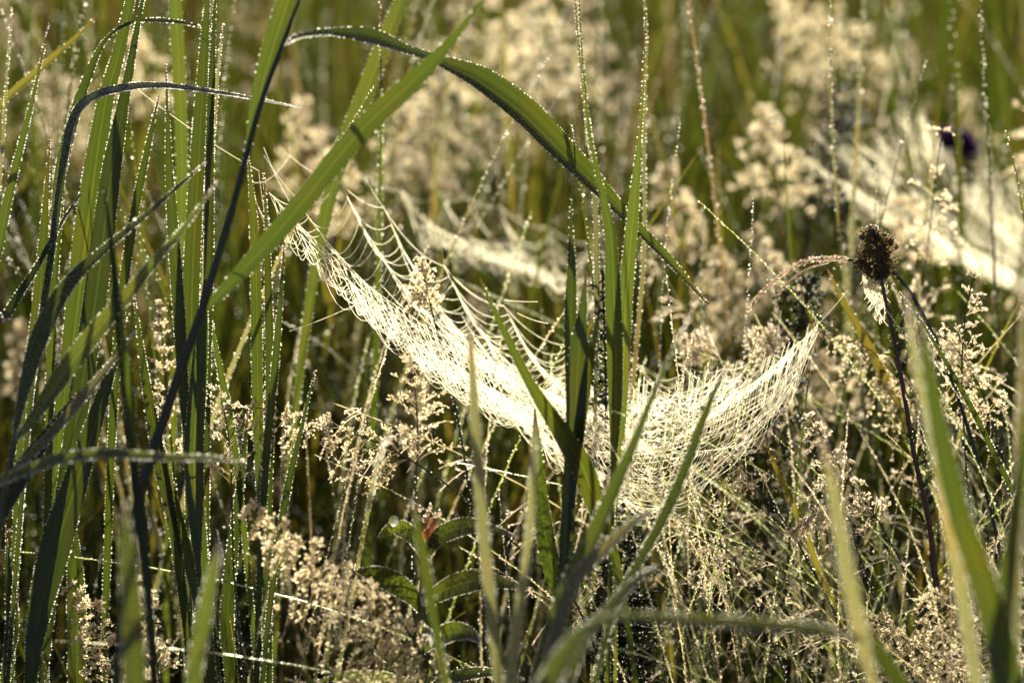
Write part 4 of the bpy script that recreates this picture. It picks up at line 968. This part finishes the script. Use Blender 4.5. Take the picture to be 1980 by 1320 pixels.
for i in range(160):
    u, d = low_place(i); k = i % 8
    if u < 1300: k = (0, 4)[i % 2]
    a, b = stem_protos[k]; right = u > 1200
    o = bpy.data.objects.new('wiry_grass', a); COL.objects.link(o); o.location = place_px(u + (180 if right else 0), d)
    o.rotation_euler = (rng.normal(0, 0.08), rng.normal(-0.38, 0.2) if u > 1350 else rng.normal(-0.05, 0.1), (math.pi if right and rng.random() < 0.7 else 0) + rng.normal(0, 0.4))
    o.scale = (1, 1, 1) * 1 if False else Vector((1, 1, 1)) * rng.uniform(0.8, 1.25)
    tag(o, unique(f'thin {SC[k]} dew-strung stem low down, {zone(u, 0)[0]}', ['leaning', 'arching', 'short', 'curved', 'steep', 'wispy', 'slender', 'crooked', 'upright', 'bowed', 'faint']), 'grass stem', 'thin dewy stems crossing low in the grass')
    dd = bpy.data.objects.new('dew', b); COL.objects.link(dd); dd.parent = o; dd['kind'] = 'stuff'
for i in range(26):
    u, d = low_place(i); k = i % 6; right = u > 1200
    o = empty('airy_spray_grass', place_px(u + (150 if right else 0), d)); o.rotation_euler = (rng.normal(0, 0.08), rng.normal(-0.35 if right else -0.05, 0.2), (math.pi if rng.random() < 0.7 else 0) + rng.normal(0, 0.5))
    o.scale = Vector((1, 1, 1)) * (rng.uniform(0.75, 1.15) if right else rng.uniform(0.6, 0.85))
    tag(o, unique(f'{"pinkish" if k % 2 else "pale"} spray of fine grass low down, {zone(u, 0)[0]}', ['leaning', 'small', 'drooping', 'sparse']), 'flowering grass', 'fine glittering sprays low in the grass')
    for nm, me, par in (('stem', spray_protos[k][0], o), ('panicle', spray_protos[k][1], o)):
        c_ = bpy.data.objects.new(nm, me); COL.objects.link(c_); c_.parent = par
    dd = bpy.data.objects.new('dew', spray_protos[k][2]); COL.objects.link(dd); dd.parent = c_; dd['kind'] = 'stuff'
# (short, sharp undergrowth near the focus plane)
for i in range(60):
    u = rng.uniform(-50, 2030); d = rng.uniform(-0.12, 0.2)
    k = int(rng.integers(0, 10)); h, dz = zone(u, 0.1)
    right = u > 1250
    copy_blade(k, place_px(u, d), rng.uniform(0, 6.28), (rng.normal(0, 0.1), rng.normal(-0.35 if right else 0.05, 0.15)), rng.uniform(0.45, 0.62),
               unique(f'{COLN[k]} dewy blade low in the undergrowth, {h}', ['short', 'leaning', 'thin', 'bent', 'beaded']), 'short blades low under the webs')

# the rest, which nobody could count
def meadow_stuff():
    mb = MB()
    def many(n, x0, x1, y0, y1, h0, h1, w0, w1, mat_ids, lean=0.2):
        for i in range(n):
            x = rng.uniform(x0, x1); y = rng.uniform(y0, y1); h = rng.uniform(h0, h1); a = rng.uniform(0, 6.28)
            l = rng.uniform(0, lean) * h; t = np.linspace(0, 1, 6)
            ld = np.array([math.cos(a), math.sin(a), 0])
            p = np.array([x, y, -0.02]) + ld * (l * t ** 2)[:, None] + np.array([0, 0, 1]) * (h * t)[:, None]
            b = rng.uniform(0, 6.28); sd = np.tile([math.cos(b), math.sin(b), 0.0], (6, 1))
            wd = rng.uniform(w0, w1) * np.array([0.7, 1, 1, 0.8, 0.5, 0.06])
            ribbon(mb, p, wd, sd, 0.3, mat=int(rng.choice(mat_ids)))
    # undergrowth
    many(3400, -0.75, 0.75, -0.25, 1.1, 0.12, 0.42, 0.0015, 0.0045, [0, 1, 1, 1, 2, 2, 3, 5], 0.9)
    many(4200, -0.9, 0.9, 0.7, 2.2, 0.35, 0.82, 0.003, 0.008, [0, 0, 0, 1, 2, 4, 5, 5], 0.35)
    many(4200, -1.3, 1.3, 1.7, 5.0, 0.5, 0.95, 0.004, 0.008, [0, 0, 5, 2, 0, 5, 4], 0.3)
    many(1300, -0.7, 0.7, 0.35, 0.9, 0.35, 0.74, 0.0015, 0.005, [0, 0, 1, 2, 5, 0, 2], 0.5)
    return mb
mb = meadow_stuff()
o = mb.build('meadow_grass', [M['green'], M['bright'], M['yellow'], M['straw'], M['brown'], M['dark']])
tag(o, 'dense green and straw undergrowth filling the meadow floor', 'grass', kind='stuff')
# dew caught in it: beads on real undergrowth blades
V = np.vstack(mb.v).reshape(-1, 6, 5, 3)[:3400]
db = MB(); E = V[:, :, 0]; 
f = rng.random((len(E), 12, 1)) * 3.99 + 1; ii = f.astype(int)[..., 0]; ff = f - ii[..., None]
rows = np.arange(len(E))[:, None]
c = E[rows, ii] * (1 - ff) + E[rows, np.minimum(ii + 1, 5)] * ff
c = c.reshape(-1, 3); blobs(db, c, rng.uniform(0.0003, 0.0009, len(c)))
W = np.vstack(mb.v).reshape(-1, 6, 5, 3)[3400:]
W = W[(W[:, 0, 0, 1] < 2.0) & (W[:, 0, 0, 1] > 0.35)][:, :, 0]
k = rng.integers(0, len(W), 900); f = rng.uniform(2.6, 4.99, 900); ii = f.astype(int); ff = (f - ii)[:, None]
c = W[k, ii] * (1 - ff) + W[k, np.minimum(ii + 1, 5)] * ff
blobs(db, c, rng.uniform(0.0007, 0.0016, len(c)), kind='ico')
tag(db.build('dew', M['dew'], o), kind='stuff')
